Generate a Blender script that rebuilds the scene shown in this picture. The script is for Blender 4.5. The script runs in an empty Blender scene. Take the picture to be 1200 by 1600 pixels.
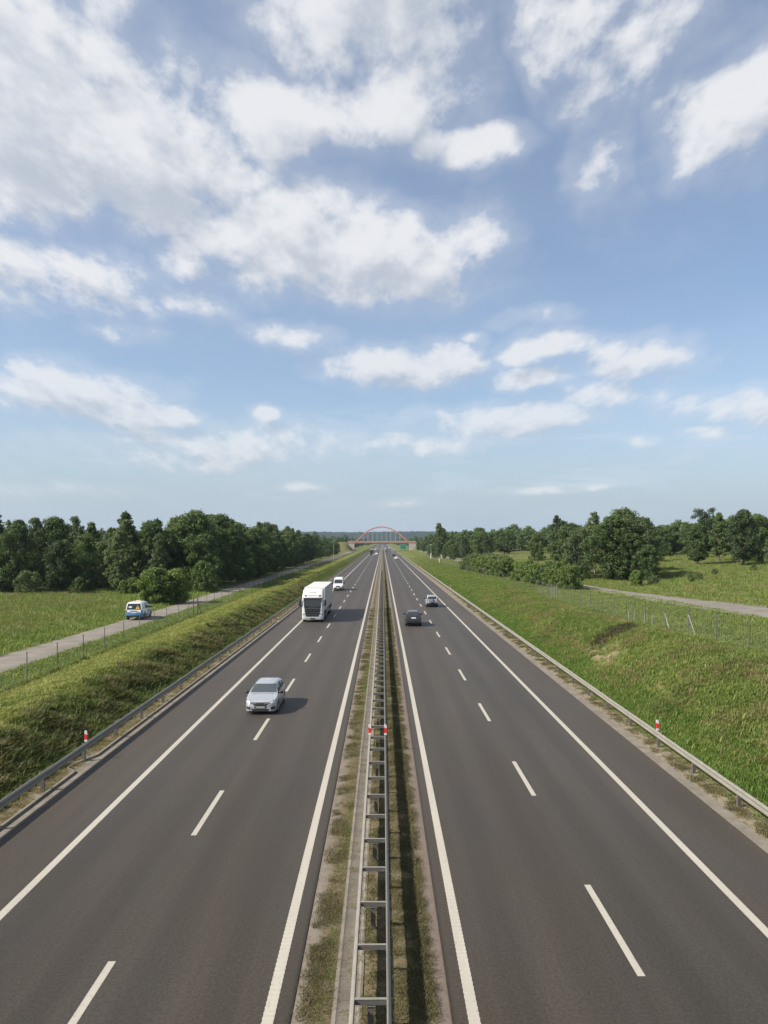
import bpy, bmesh, math, random
import numpy as np
from mathutils import Vector, Matrix, noise as mnoise
from mathutils.bvhtree import BVHTree

random.seed(7)
rng = np.random.default_rng(11)
R = math.radians
scene = bpy.context.scene
COL = scene.collection

# ------------------------------------------------------------------ camera, sun, sky, exposure
CAM_H = 9.65
cam_d = bpy.data.cameras.new('camera')
cam = bpy.data.objects.new('camera', cam_d)
COL.objects.link(cam)
cam.location = (0, 0, CAM_H)
cam.rotation_euler = (R(90), 0, 0)
cam_d.sensor_fit = 'VERTICAL'
cam_d.sensor_height = 36.0
cam_d.lens = 1190 / 1600 * 36.0
cam_d.shift_y = 46 / 1600
cam_d.shift_x = 2 / 1600
cam_d.clip_start = 0.1
cam_d.clip_end = 20000
scene.camera = cam

LIGHT_DIR = Vector((1.16, 0.40, -1.0)).normalized()      # the way the sunlight travels
sun_d = bpy.data.lights.new('sun', 'SUN')
sun_d.energy = 5.0
sun_d.angle = R(0.53)
sun_d.color = (1.0, 0.93, 0.82)
sun = bpy.data.objects.new('sun', sun_d)
COL.objects.link(sun)
sun.rotation_euler = LIGHT_DIR.to_track_quat('-Z', 'Y').to_euler()
sun.location = (-60, -20, 60)
SUN_EL = math.asin(-LIGHT_DIR.z)
SUN_AZ = math.atan2(-LIGHT_DIR.x, -LIGHT_DIR.y)          # clockwise from +Y

vs = scene.view_settings
vs.view_transform = 'Standard'
vs.look = 'None'
vs.exposure = 0.737
vs.gamma = 1.0
vs.use_curve_mapping = False
scene.cycles.max_bounces = 8
scene.cycles.transparent_max_bounces = 8
scene.cycles.volume_bounces = 0


class NT:
    """small helper that writes node expressions"""
    def __init__(self, tree):
        self.t = tree
        self.n = tree.nodes
        self.l = tree.links

    def node(self, typ, **kw):
        nd = self.n.new(typ)
        for k, v in kw.items():
            setattr(nd, k, v)
        return nd

    def put(self, sock, v):
        if hasattr(v, 'is_output'):
            self.l.new(v, sock)
        else:
            sock.default_value = v

    def m(self, op, a, b=None, c=None, clamp=False):
        nd = self.n.new('ShaderNodeMath')
        nd.operation = op
        nd.use_clamp = clamp
        self.put(nd.inputs[0], a)
        if b is not None:
            self.put(nd.inputs[1], b)
        if c is not None:
            self.put(nd.inputs[2], c)
        return nd.outputs[0]

    def v(self, op, a, b=None, c=None):
        nd = self.n.new('ShaderNodeVectorMath')
        nd.operation = op
        self.put(nd.inputs[0], a)
        if b is not None:
            self.put(nd.inputs[1], b)
        if c is not None:
            self.put(nd.inputs[2], c)
        return nd.outputs['Value'] if op in ('DOT_PRODUCT', 'LENGTH') else nd.outputs[0]

    def sep(self, a):
        nd = self.n.new('ShaderNodeSeparateXYZ')
        self.put(nd.inputs[0], a)
        return nd.outputs

    def comb(self, x, y, z):
        nd = self.n.new('ShaderNodeCombineXYZ')
        for i, q in enumerate((x, y, z)):
            self.put(nd.inputs[i], q)
        return nd.outputs[0]

    def noise(self, vec, scale, detail=4, rough=0.5, distort=0.0, out=0):
        nd = self.n.new('ShaderNodeTexNoise')
        self.put(nd.inputs['Vector'], vec)
        nd.inputs['Scale'].default_value = scale
        nd.inputs['Detail'].default_value = detail
        nd.inputs['Roughness'].default_value = rough
        nd.inputs['Distortion'].default_value = distort
        return nd.outputs[out]

    def ramp(self, x, a, b, lo=0.0, hi=1.0, smooth=True):
        nd = self.n.new('ShaderNodeMapRange')
        nd.interpolation_type = 'SMOOTHSTEP' if smooth else 'LINEAR'
        self.put(nd.inputs[0], x)
        for i, q in ((1, a), (2, b), (3, lo), (4, hi)):
            nd.inputs[i].default_value = q
        return nd.outputs[0]

    def mix(self, f, a, b, blend='MIX'):
        nd = self.n.new('ShaderNodeMix')
        nd.data_type = 'RGBA'
        nd.blend_type = blend
        self.put(nd.inputs[0], f)
        self.put(nd.inputs[6], a if hasattr(a, 'is_output') else (*a[:3], 1))
        self.put(nd.inputs[7], b if hasattr(b, 'is_output') else (*b[:3], 1))
        return nd.outputs[2]


# cloud masses: azimuth, elevation, half width, half height in degrees, weight
CLOUDS = [
    (-26.5, 28.5, 10.5, 6.0, 1.25), (-20.5, 31.8, 5.5, 3.0, 0.9), (-19.5, 34.8, 2.4, 2.6, 0.75), (-19.5, 25.8, 9.5, 4.6, 1.2),
    (-13.0, 26.2, 6.2, 3.2, 0.95), (-24.3, 23.0, 6.0, 2.6, 0.85), (-13.6, 30.4, 1.3, 1.9, 0.45),
    (-5.8, 29.4, 8.0, 3.3, 1.1), (-0.2, 30.4, 7.4, 3.3, 1.1), (6.2, 27.9, 4.8, 1.6, 0.95),
    (-2.0, 36.2, 8.2, 4.6, 1.0), (2.0, 33.8, 4.6, 2.4, 0.7),
    (-7.2, 21.6, 7.2, 3.8, 1.1), (0.0, 20.6, 8.2, 3.2, 1.1), (5.9, 21.6, 3.6, 2.2, 0.75), (-14.6, 19.8, 2.3, 1.8, 0.75),
    (-23.8, 17.8, 7.6, 2.6, 0.9), (-16.8, 16.4, 4.2, 1.2, 0.5),
    (14.6, 34.0, 4.4, 2.8, 0.66), (19.0, 32.0, 4.4, 2.2, 0.45), (16.0, 30.4, 3.4, 1.4, 0.35), (11.7, 31.2, 1.0, 0.8, 0.28),
    (24.6, 26.6, 4.8, 3.0, 1.05), (16.2, 26.6, 1.0, 2.2, 0.12),
    (2.0, 12.9, 6.0, 1.9, 1.05), (-1.9, 12.2, 2.6, 0.7, 0.55), (-7.1, 14.9, 3.4, 0.95, 0.6),
    (11.8, 13.9, 3.8, 1.3, 0.95), (11.0, 11.6, 3.0, 0.95, 0.8), (18.3, 12.9, 4.0, 1.7, 0.8), (10.9, 16.0, 2.4, 0.6, 0.4), (6.7, 15.0, 0.9, 0.5, 0.5),
    (8.6, 8.8, 6.8, 1.25, 0.85), (2.5, 7.3, 4.5, 0.8, 0.6), (17.0, 10.4, 4.2, 1.0, 0.6),
    (-22.6, 10.4, 6.4, 1.6, 1.0), (-18.0, 9.1, 3.8, 1.0, 0.8), (-14.8, 8.9, 2.0, 0.7, 0.7),
    (-12.5, 6.8, 10.5, 1.7, 0.68), (-8.6, 9.1, 1.0, 0.62, 0.6),
    (22.9, 9.4, 3.4, 0.95, 0.62), (26.4, 8.8, 2.2, 0.9, 0.6), (18.6, 7.1, 1.0, 0.45, 0.6), (22.8, 7.6, 1.6, 0.4, 0.5),
    (-6.3, 4.05, 1.6, 0.32, 0.55), (11.6, 3.9, 2.6, 0.3, 0.5), (1.2, 2.9, 1.6, 0.3, 0.4), (15.7, 4.0, 1.3, 0.24, 0.42), (-19.0, 14.4, 2.2, 0.6, 0.3),
    (-29.0, 3.6, 7.0, 0.5, 0.35),
]


def build_world():
    w = bpy.data.worlds.new('World')
    scene.world = w
    w.use_nodes = True
    w.node_tree.nodes.clear()
    g = NT(w.node_tree)
    S = 0.09
    w.cycles.sampling_method = 'MANUAL'
    w.cycles.sample_map_resolution = 256
    sky = g.node('ShaderNodeTexSky', sky_type='NISHITA', sun_disc=False)
    sky.sun_elevation = SUN_EL
    sky.sun_rotation = SUN_AZ
    sky.altitude = 150
    sky.air_density = 1.0
    sky.dust_density = 1.2
    sky.ozone_density = 2.4
    tc = g.node('ShaderNodeTexCoord')
    d0 = tc.outputs['Generated']

    def field(d, detail):
        s = g.sep(d)
        az = g.m('ARCTAN2', s[0], s[1])
        el = g.m('ARCSINE', s[2])
        elp = g.m('MAXIMUM', el, 0.0)
        P = g.comb(az, el, 0.0)
        zz = g.m('ADD', g.m('MAXIMUM', s[2], 0.0), 0.11)
        q = g.comb(g.m('DIVIDE', s[0], zz), g.m('DIVIDE', s[1], zz), 0.0)
        wn = g.noise(P, 5.5, 3, 0.55, out=1)
        wn = g.v('SUBTRACT', wn, (0.5, 0.5, 0.5))
        amp = g.m('MULTIPLY_ADD', elp, 0.20, 0.018)
        ws = g.n.new('ShaderNodeVectorMath'); ws.operation = 'SCALE'
        g.l.new(wn, ws.inputs[0]); g.l.new(amp, ws.inputs['Scale'])
        Pw = g.v('ADD', P, ws.outputs[0])
        acc = -1.15
        for (a, e, ra, re, wt) in CLOUDS:
            sx, sy = 1 / R(ra * 1.12), 1 / R(re * 1.12)
            vv = g.v('MULTIPLY_ADD', Pw, (sx, sy, 0), (-R(a) * sx, -R(e) * sy, 0))
            dd = g.v('DOT_PRODUCT', vv, vv)
            acc = g.m('MAXIMUM', g.m('MULTIPLY_ADD', dd, -wt, wt), acc)
        # the rest of the sky carries the same kind of cloud
        gen = g.m('MULTIPLY_ADD', g.noise(q, 0.8, 2, 0.5), 5.0, -2.6)
        out_az = g.ramp(g.m('ABSOLUTE', az), 0.52, 0.70)
        out_el = g.ramp(el, 0.66, 0.80)
        om = g.m('MAXIMUM', out_az, out_el)
        gen = g.m('SUBTRACT', gen, g.m('MULTIPLY', g.m('SUBTRACT', 1.0, om), 3.0))
        acc = g.m('MAXIMUM', acc, gen)
        e2 = g.m('ADD', elp, 0.30)
        qn = g.comb(g.m('DIVIDE', az, e2), g.m('MULTIPLY', g.m('LOGARITHM', e2, 2.718), 1.25), 0.0)
        n1 = g.noise(qn, 6.6, detail, 0.58, 0.0)
        n3 = g.noise(qn, 17.0, max(2, detail - 4), 0.6, 0.0)
        nn = g.m('MULTIPLY_ADD', g.m('SUBTRACT', n1, 0.475), 2.5, acc)
        return g.m('MULTIPLY_ADD', g.m('SUBTRACT', n3, 0.5), 1.25, nn), n1, elp

    D1, N1, elp = field(d0, 9)
    kz = g.m('MULTIPLY_ADD', g.m('MAXIMUM', g.sep(d0)[2], 0.0), 1.9, 0.14, clamp=True)
    d2 = g.v('NORMALIZE', g.v('MULTIPLY_ADD', g.comb(kz, kz, kz), (-0.028, 0.0, 0.044), d0))
    D2, N2, _ = field(d2, 6)
    core = g.m('MULTIPLY', g.ramp(D1, -0.02, 0.90), 0.94)
    aura = g.m('MULTIPLY', g.ramp(D1, -0.8, 0.55), 0.26)
    alpha = g.m('MAXIMUM', core, aura)
    lit = g.m('MULTIPLY_ADD', g.m('SUBTRACT', D1, D2), 0.80, 0.66)
    lit = g.m('SUBTRACT', lit, g.m('MULTIPLY', g.ramp(D2, 0.2, 1.7), 0.46))
    lit = g.ramp(lit, -0.35, 1.15)
    ccol = g.mix(lit, (3.55, 3.85, 4.4), (5.75, 5.8, 5.95))
    # clouds low over the horizon are seen through more air
    skyc = sky.outputs[0]
    hz = g.ramp(elp, 0.0, 0.34)
    alpha = g.m('MULTIPLY', alpha, g.m('MULTIPLY_ADD', hz, 0.34, 0.64))
    # thin high veil
    s = g.sep(d0)
    zz = g.m('ADD', g.m('MAXIMUM', s[2], 0.0), 0.2)
    q2 = g.comb(g.m('DIVIDE', s[0], zz), g.m('DIVIDE', s[1], zz), 3.0)
    veil = g.m('MULTIPLY_ADD', g.ramp(g.noise(q2, 1.0, 5, 0.55, 0.3), 0.30, 0.75), 0.18, 0.12)
    skyc = g.mix(g.ramp(elp, 0.0, 0.20, 0.85, 0.0), skyc, (2.75, 3.42, 4.12))
    band = g.m('MULTIPLY', g.ramp(elp, 0.02, 0.07), g.ramp(elp, 0.11, 0.24, 1.0, 0.0))
    q3 = g.v('MULTIPLY', d0, (5.0, 5.0, 26.0))
    band = g.m('MULTIPLY', band, g.m('MULTIPLY', g.ramp(g.noise(q3, 1.0, 6, 0.62, 0.3), 0.42, 0.70), 0.55))
    base = g.mix(g.m('MAXIMUM', veil, band), skyc, (4.4, 4.9, 5.7))
    col = g.mix(alpha, base, ccol)
    bg = g.node('ShaderNodeBackground')
    g.l.new(col, bg.inputs[0])
    bg.inputs[1].default_value = S
    out = g.node('ShaderNodeOutputWorld')
    g.l.new(bg.outputs[0], out.inputs[0])


build_world()

# ------------------------------------------------------------------ helpers
class MB:
    """collects geometry for ONE mesh object"""
    def __init__(self):
        self.v = []
        self.f = []
        self.mi = []

    def add(self, verts, faces, mi=0):
        o = len(self.v)
        self.v.extend([tuple(p) for p in verts])
        for f in faces:
            self.f.append(tuple(i + o for i in f))
            self.mi.append(mi)
        return self

    def box(self, x0, x1, y0, y1, z0, z1, mi=0, M=None, skip_bottom=False):
        p = [(x0, y0, z0), (x1, y0, z0), (x1, y1, z0), (x0, y1, z0), (x0, y0, z1), (x1, y0, z1), (x1, y1, z1), (x0, y1, z1)]
        if M is not None:
            p = [M @ Vector(q) for q in p]
        f = [(4, 5, 6, 7), (0, 1, 5, 4), (1, 2, 6, 5), (2, 3, 7, 6), (3, 0, 4, 7)]
        if not skip_bottom:
            f.append((3, 2, 1, 0))
        return self.add(p, f, mi)

    def bbox(self, x0, x1, y0, y1, z0, z1, b=0.02, mi=0, M=None):
        """box with all edges chamfered"""
        v = []
        for sx in (0, 1):
            for sy in (0, 1):
                for sz in (0, 1):
                    X = (x0, x1)[sx]; Y = (y0, y1)[sy]; Z = (z0, z1)[sz]
                    dx = b if sx == 0 else -b; dy = b if sy == 0 else -b; dz = b if sz == 0 else -b
                    v += [(X, Y + dy, Z + dz), (X + dx, Y, Z + dz), (X + dx, Y + dy, Z)]
        if M is not None:
            v = [M @ Vector(q) for q in v]
        bm = bmesh.new()
        for q in v:
            bm.verts.new(q)
        r = bmesh.ops.convex_hull(bm, input=bm.verts)
        bm.verts.index_update()
        self.add([q.co[:] for q in bm.verts], [[w.index for w in f.verts] for f in bm.faces], mi)
        bm.free()
        return self

    def tube(self, a, b, r0, r1=None, n=8, caps=True, mi=0):
        r1 = r0 if r1 is None else r1
        a = Vector(a); b = Vector(b)
        d = (b - a).normalized()
        u = d.orthogonal().normalized(); w = d.cross(u)
        vs_ = []
        for (c, r) in ((a, r0), (b, r1)):
            for i in range(n):
                t = 2 * math.pi * i / n
                vs_.append(c + (u * math.cos(t) + w * math.sin(t)) * r)
        f = [(i, (i + 1) % n, n + (i + 1) % n, n + i) for i in range(n)]
        if caps:
            f += [tuple(range(n - 1, -1, -1)), tuple(range(n, 2 * n))]
        return self.add(vs_, f, mi)

    def extrude(self, prof, y0, y1, mi=0, closed=True):
        """profile [(x, z)] swept along Y"""
        n = len(prof)
        v = [(x, y0, z) for x, z in prof] + [(x, y1, z) for x, z in prof]
        k = n if closed else n - 1
        f = [(i, (i + 1) % n, n + (i + 1) % n, n + i) for i in range(k)]
        if closed:
            f += [tuple(range(n - 1, -1, -1)), tuple(range(n, 2 * n))]
        return self.add(v, f, mi)

    def mesh(self, name):
        me = bpy.data.meshes.new(name)
        me.from_pydata(self.v, [], self.f)
        return me

    def build(self, name, mat, parent=None, smooth=None, fix=True):
        me = self.mesh(name)
        if fix:
            bm = bmesh.new(); bm.from_mesh(me)
            bmesh.ops.recalc_face_normals(bm, faces=bm.faces)
            bm.to_mesh(me); bm.free()
        mats = mat if isinstance(mat, (list, tuple)) else [mat]
        for q in mats:
            me.materials.append(q)
        if len(mats) > 1:
            me.polygons.foreach_set('material_index', self.mi)
        if smooth is not None:
            me.polygons.foreach_set('use_smooth', [True] * len(me.polygons))
            me.set_sharp_from_angle(angle=R(smooth))
        return link(name, me, parent)


def link(name, data, parent=None, loc=None):
    o = bpy.data.objects.new(name, data)
    COL.objects.link(o)
    if parent is not None:
        o.parent = parent
    if loc is not None:
        o.location = loc
    return o


def tag(o, label=None, cat=None, group=None, kind=None):
    if label:
        o['label'] = label
    if cat:
        o['category'] = cat
    if group:
        o['group'] = group
    if kind:
        o['kind'] = kind
    return o


def empty(name, loc=(0, 0, 0), rz=0.0, label=None, cat=None, group=None):
    o = link(name, None, None, loc)
    o.empty_display_size = 0.3
    o.rotation_euler = (0, 0, rz)
    return tag(o, label, cat, group)


def struct(name, mb, mat, **kw):
    o = mb.build(name, mat, **kw)
    o['kind'] = 'structure'
    return o


# ------------------------------------------------------------------ materials
MATS = {}


def mat(name, color=(0.5, 0.5, 0.5), rough=0.6, metal=0.0, var=0.0, vscale=3.0, bump=0.0, bscale=40.0, coat=0.0, spec=0.5,
        emit=None, rand=0.0):
    if name in MATS:
        return MATS[name]
    m = bpy.data.materials.new(name)
    m.use_nodes = True
    g = NT(m.node_tree)
    p = m.node_tree.nodes['Principled BSDF']
    p.inputs['Roughness'].default_value = rough
    p.inputs['Metallic'].default_value = metal
    p.inputs['Specular IOR Level'].default_value = spec
    p.inputs['Coat Weight'].default_value = coat
    tc = g.node('ShaderNodeTexCoord')
    co = tc.outputs['Object']
    if var > 0:
        n = g.noise(co, vscale, 5, 0.6)
        f = g.m('MULTIPLY_ADD', g.m('SUBTRACT', n, 0.5), 2 * var * 2, 1.0)
        if rand > 0:
            oi = g.node('ShaderNodeObjectInfo')
            f = g.m('MULTIPLY', f, g.m('MULTIPLY_ADD', oi.outputs['Random'], 2 * rand, 1 - rand))
        c = g.v('MULTIPLY', g.comb(f, f, f), color)
        g.l.new(c, p.inputs['Base Color'])
        g.l.new(g.m('MULTIPLY_ADD', n, 0.25, rough - 0.12, clamp=True), p.inputs['Roughness'])
    else:
        p.inputs['Base Color'].default_value = (*color, 1)
    if bump > 0:
        b = g.node('ShaderNodeBump')
        b.inputs['Strength'].default_value = bump
        b.inputs['Distance'].default_value = 0.02
        g.l.new(g.noise(co, bscale, 4, 0.6), b.inputs['Height'])
        g.l.new(b.outputs[0], p.inputs['Normal'])
    if emit:
        p.inputs['Emission Color'].default_value = (*emit[0], 1)
        p.inputs['Emission Strength'].default_value = emit[1]
    MATS[name] = m
    return m


def world_mat(name, fn, rough=0.9, spec=0.2):
    """fn(g, P) -> (colour socket, height socket or None, bump distance); P is the world position"""
    m = bpy.data.materials.new(name)
    m.use_nodes = True
    g = NT(m.node_tree)
    p = m.node_tree.nodes['Principled BSDF']
    p.inputs['Roughness'].default_value = rough
    p.inputs['Specular IOR Level'].default_value = spec
    geo = g.node('ShaderNodeNewGeometry')
    c, h, dist = fn(g, geo.outputs['Position'])
    g.l.new(c, p.inputs['Base Color'])
    if h is not None:
        b = g.node('ShaderNodeBump')
        b.inputs['Strength'].default_value = 0.7
        b.inputs['Distance'].default_value = dist
        g.l.new(h, b.inputs['Height'])
        g.l.new(b.outputs[0], p.inputs['Normal'])
    MATS[name] = m
    return m


XC = -0.235          # centre line of the motorway


def asphalt_fn(g, P):
    s = g.sep(P)
    xr = g.m('SUBTRACT', s[0], XC)
    stretch = g.v('MULTIPLY', P, (1.0, 0.035, 1.0))
    streak = g.noise(stretch, 1.4, 5, 0.6)
    big = g.noise(g.v('MULTIPLY', P, (0.25, 0.05, 1.0)), 1.0, 4, 0.6)
    grain = g.noise(P, 21.0, 4, 0.9)
    speck = g.noise(P, 11.0, 4, 0.8)
    # lanes paved in their own runs: warm brown base, the right carriageway's slow lane greyer
    brown = (0.0365, 0.0295, 0.0222)
    grey = (0.0325, 0.0282, 0.0228)
    edge = g.m('MULTIPLY_ADD', g.m('SUBTRACT', big, 0.5), 0.8, xr)
    slow_r = g.m('MULTIPLY', g.ramp(edge, 5.2, 6.4), g.ramp(edge, 9.3, 9.9, 1.0, 0.0))
    slow_l = g.m('MULTIPLY', g.ramp(edge, -9.8, -9.3), g.ramp(edge, -6.6, -5.6, 1.0, 0.0))
    c = g.mix(g.m('MULTIPLY', slow_r, 0.85), brown, grey)
    c = g.mix(g.m('MULTIPLY', slow_l, 0.55), c, grey)
    # hard shoulders a little lighter and browner
    sh = g.ramp(g.m('ABSOLUTE', xr), 9.6, 10.0)
    c = g.mix(g.m('MULTIPLY', sh, 0.6), c, (0.0400, 0.0320, 0.0245))
    hue = g.noise(g.v('MULTIPLY', P, (0.45, 0.12, 1.0)), 1.0, 4, 0.6)
    c = g.mix(g.m('MULTIPLY', g.ramp(hue, 0.45, 0.65), 0.5), c, (0.0330, 0.0305, 0.0270))
    f = g.m('MULTIPLY_ADD', g.m('SUBTRACT', streak, 0.5), 0.60, 1.0)
    f = g.m('MULTIPLY', f, g.m('MULTIPLY_ADD', g.m('SUBTRACT', big, 0.5), 0.70, 1.0))
    f = g.m('MULTIPLY', f, g.m('MULTIPLY_ADD', g.m('SUBTRACT', grain, 0.5), 2.6, 1.05))
    f = g.m('MULTIPLY', f, g.m('MULTIPLY_ADD', g.m('SUBTRACT', speck, 0.5), 1.9, 1.0))
    # dark oil drips and tar specks, then pale stone chips
    drip = g.m('MULTIPLY', g.ramp(g.noise(P, 2.3, 5, 0.8), 0.66, 0.74), 0.30)
    f = g.m('MULTIPLY', f, g.m('SUBTRACT', 1.0, drip))
    fine = g.noise(g.v('MULTIPLY', P, (1.0, 0.02, 1.0)), 5.0, 4, 0.7)
    f = g.m('MULTIPLY', f, g.m('MULTIPLY_ADD', g.m('SUBTRACT', fine, 0.5), 0.30, 1.0))
    chip = g.ramp(g.noise(P, 60.0, 1, 0.5), 0.70, 0.78)
    f = g.m('MULTIPLY_ADD', chip, 0.55, f)
    # wheel tracks polished darker
    def track(cx):
        d = g.m('ABSOLUTE', g.m('SUBTRACT', g.m('ABSOLUTE', xr), cx))
        return g.ramp(d, 0.15, 0.62, 1.0, 0.0)
    tr = g.m('ADD', g.m('ADD', track(3.15), track(4.95)), g.m('ADD', track(6.95), track(8.75)))
    f = g.m('MULTIPLY', f, g.m('MULTIPLY_ADD', g.m('MULTIPLY', tr, streak), -0.34, 1.0))
    # tar-black edge by the central strip
    lip = g.ramp(g.m('ABSOLUTE', xr), 1.64, 1.74, 1.0, 0.0)
    f = g.m('MULTIPLY', f, g.m('MULTIPLY_ADD', lip, -0.45, 1.0))
    # repaired joint lines across the lanes, uneven and rare
    c = g.v('MULTIPLY', c, g.comb(f, f, f))
    return c, g.m('ADD', grain, g.m('MULTIPLY', chip, 0.4)), 0.004


ASPHALT = world_mat('asphalt', asphalt_fn, 0.62, 0.20)
_p = ASPHALT.node_tree.nodes['Principled BSDF']          # dusty, rough surface: brightens at a grazing look
_p.inputs['Sheen Weight'].default_value = 0.05
_p.inputs['Sheen Roughness'].default_value = 0.55
_p.inputs['Sheen Tint'].default_value = (1.0, 0.90, 0.80, 1)


def service_fn(g, P):
    n = g.noise(P, 0.5, 5, 0.6)
    gr = g.noise(P, 20.0, 3, 0.7)
    c = g.mix(g.ramp(n, 0.35, 0.7), (0.1600, 0.1420, 0.1180), (0.2100, 0.1880, 0.1600))
    f = g.m('MULTIPLY_ADD', g.m('SUBTRACT', gr, 0.5), 0.4, 1.0)
    return g.v('MULTIPLY', c, g.comb(f, f, f)), gr, 0.004


SERVICE = world_mat('service_asphalt', service_fn, 0.9, 0.2)


def paint_fn(g, P):
    n = g.noise(P, 9.0, 5, 0.7)
    n2 = g.noise(g.v('MULTIPLY', P, (3.0, 0.3, 1.0)), 1.2, 4, 0.6)
    w = g.ramp(n, 0.54, 0.72)
    c = g.mix(g.m('MULTIPLY', w, 0.62), (0.36, 0.335, 0.285), (0.15, 0.135, 0.115))
    f = g.m('MULTIPLY_ADD', g.m('SUBTRACT', n2, 0.5), 0.28, 0.97)
    return g.v('MULTIPLY', c, g.comb(f, f, f)), n, 0.003


PAINT = world_mat('road_paint', paint_fn, 0.7, 0.3)


def concrete_fn(g, P):
    n = g.noise(P, 1.2, 6, 0.65)
    n2 = g.noise(P, 16.0, 4, 0.7)
    c = g.mix(g.ramp(n, 0.3, 0.72), (0.1365, 0.1190, 0.0945), (0.1995, 0.1785, 0.1470))
    f = g.m('MULTIPLY_ADD', g.m('SUBTRACT', n2, 0.5), 0.7, 1.0)
    return g.v('MULTIPLY', c, g.comb(f, f, f)), n2, 0.004


CONCRETE = world_mat('weathered_concrete', concrete_fn, 0.9, 0.2)


def verge_fn(g, P):
    n = g.noise(P, 2.2, 6, 0.65)
    n2 = g.noise(P, 18.0, 4, 0.75)
    n3 = g.noise(P, 0.35, 3, 0.5)
    c = g.mix(g.ramp(n, 0.35, 0.62), (0.1505, 0.1225, 0.0735), (0.2170, 0.1890, 0.1400))
    c = g.mix(g.m('MULTIPLY', g.ramp(g.noise(g.v('MULTIPLY', P, (1.0, 0.4, 1.0)), 3.4, 5, 0.7), 0.52, 0.64), 0.75), c, (0.0595, 0.0525, 0.0350))
    c = g.mix(g.m('MULTIPLY', g.ramp(n2, 0.50, 0.66), g.ramp(n3, 0.40, 0.60)), c, (0.1050, 0.0980, 0.0385))
    f = g.m('MULTIPLY_ADD', g.m('SUBTRACT', n2, 0.5), 0.7, 1.0)
    return g.v('MULTIPLY', c, g.comb(f, f, f)), n2, 0.02


VERGE = world_mat('sandy_verge', verge_fn, 0.95, 0.1)


def median_fn(g, P):
    s = g.sep(P)
    xr = g.m('SUBTRACT', s[0], XC)
    n = g.noise(P, 2.6, 6, 0.65)
    n2 = g.noise(P, 22.0, 4, 0.75)
    n3 = g.noise(g.v('MULTIPLY', P, (1.0, 0.25, 1.0)), 1.1, 4, 0.6)
    sand = g.mix(g.ramp(n, 0.3, 0.7), (0.1318, 0.1115, 0.0870), (0.1739, 0.1497, 0.1234))
    soil = g.mix(g.ramp(n, 0.35, 0.65), (0.1089, 0.0864, 0.0495), (0.0891, 0.0800, 0.0363))
    # sand along the outer edges, turf and soil towards the middle
    wob = g.m('MULTIPLY_ADD', g.m('SUBTRACT', n3, 0.5), 0.55, xr)
    left = g.ramp(wob, -1.40, -1.14)
    right = g.ramp(wob, 1.28, 1.50, 1.0, 0.0)
    tuft = g.m('MULTIPLY', left, right)
    mott = g.noise(P, 7.0, 6, 0.75)
    soil = g.mix(g.ramp(mott, 0.42, 0.60), soil, (0.1551, 0.1248, 0.0825))
    sand = g.mix(g.m('MULTIPLY', g.ramp(mott, 0.50, 0.66), 0.7), sand, (0.0891, 0.0736, 0.0495))
    c = g.mix(tuft, sand, soil)
    c = g.mix(g.m('MULTIPLY', g.ramp(xr, 1.22, 1.34), 0.6), c, (0.1980, 0.1504, 0.1221))
    f = g.m('MULTIPLY_ADD', g.m('SUBTRACT', n2, 0.5), 0.75, 1.0)
    return g.v('MULTIPLY', c, g.comb(f, f, f)), g.m('MULTIPLY_ADD', n, 2.0, n2), 0.02


MEDIAN = world_mat('median_soil', median_fn, 0.95, 0.1)


def ground_material():
    m = bpy.data.materials.new('grassland')
    m.use_nodes = True
    g = NT(m.node_tree)
    p = m.node_tree.nodes['Principled BSDF']
    p.inputs['Roughness'].default_value = 0.95
    p.inputs['Specular IOR Level'].default_value = 0.1
    P = g.node('ShaderNodeNewGeometry').outputs['Position']
    at = g.node('ShaderNodeAttribute', attribute_name='cover')
    cv = g.sep(at.outputs['Vector'])           # x mown, y bare soil, z dry
    n = g.noise(P, 0.22, 6, 0.62)
    n1 = g.noise(P, 0.9, 6, 0.65)
    n2 = g.noise(P, 5.0, 5, 0.7)
    n3 = g.noise(P, 0.05, 4, 0.6)
    c = g.mix(g.ramp(n, 0.33, 0.68), (0.0845, 0.1085, 0.0224), (0.1320, 0.1455, 0.0363))
    c = g.mix(g.m('MULTIPLY', g.ramp(n1, 0.50, 0.72), 0.65), c, (0.1650, 0.1565, 0.0594))
    c = g.mix(g.m('MULTIPLY', g.ramp(n3, 0.48, 0.68), 0.5), c, (0.1485, 0.1483, 0.0495))
    mown = g.mix(g.ramp(n1, 0.35, 0.65), (0.1320, 0.1524, 0.0317), (0.1914, 0.1819, 0.0594))
    c = g.mix(cv[0], c, mown)
    dry = g.mix(g.ramp(n1, 0.40, 0.62), (0.0990, 0.1030, 0.0363), (0.1782, 0.1476, 0.0693))
    c = g.mix(g.m('MULTIPLY', cv[2], g.ramp(n, 0.34, 0.6)), c, dry)
    bare = g.m('MULTIPLY', cv[1], g.ramp(n1, 0.42, 0.58))
    c = g.mix(bare, c, (0.2178, 0.1785, 0.1089))
    f = g.m('MULTIPLY_ADD', g.m('SUBTRACT', n2, 0.5), 0.9, 0.84)
    c = g.v('MULTIPLY', c, g.comb(f, f, f))
    g.l.new(c, p.inputs['Base Color'])
    b = g.node('ShaderNodeBump')
    b.inputs['Strength'].default_value = 0.8
    b.inputs['Distance'].default_value = 0.25
    g.l.new(g.m('MULTIPLY_ADD', n2, 0.35, n1), b.inputs['Height'])
    g.l.new(b.outputs[0], p.inputs['Normal'])
    return m


GROUND = ground_material()


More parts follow.
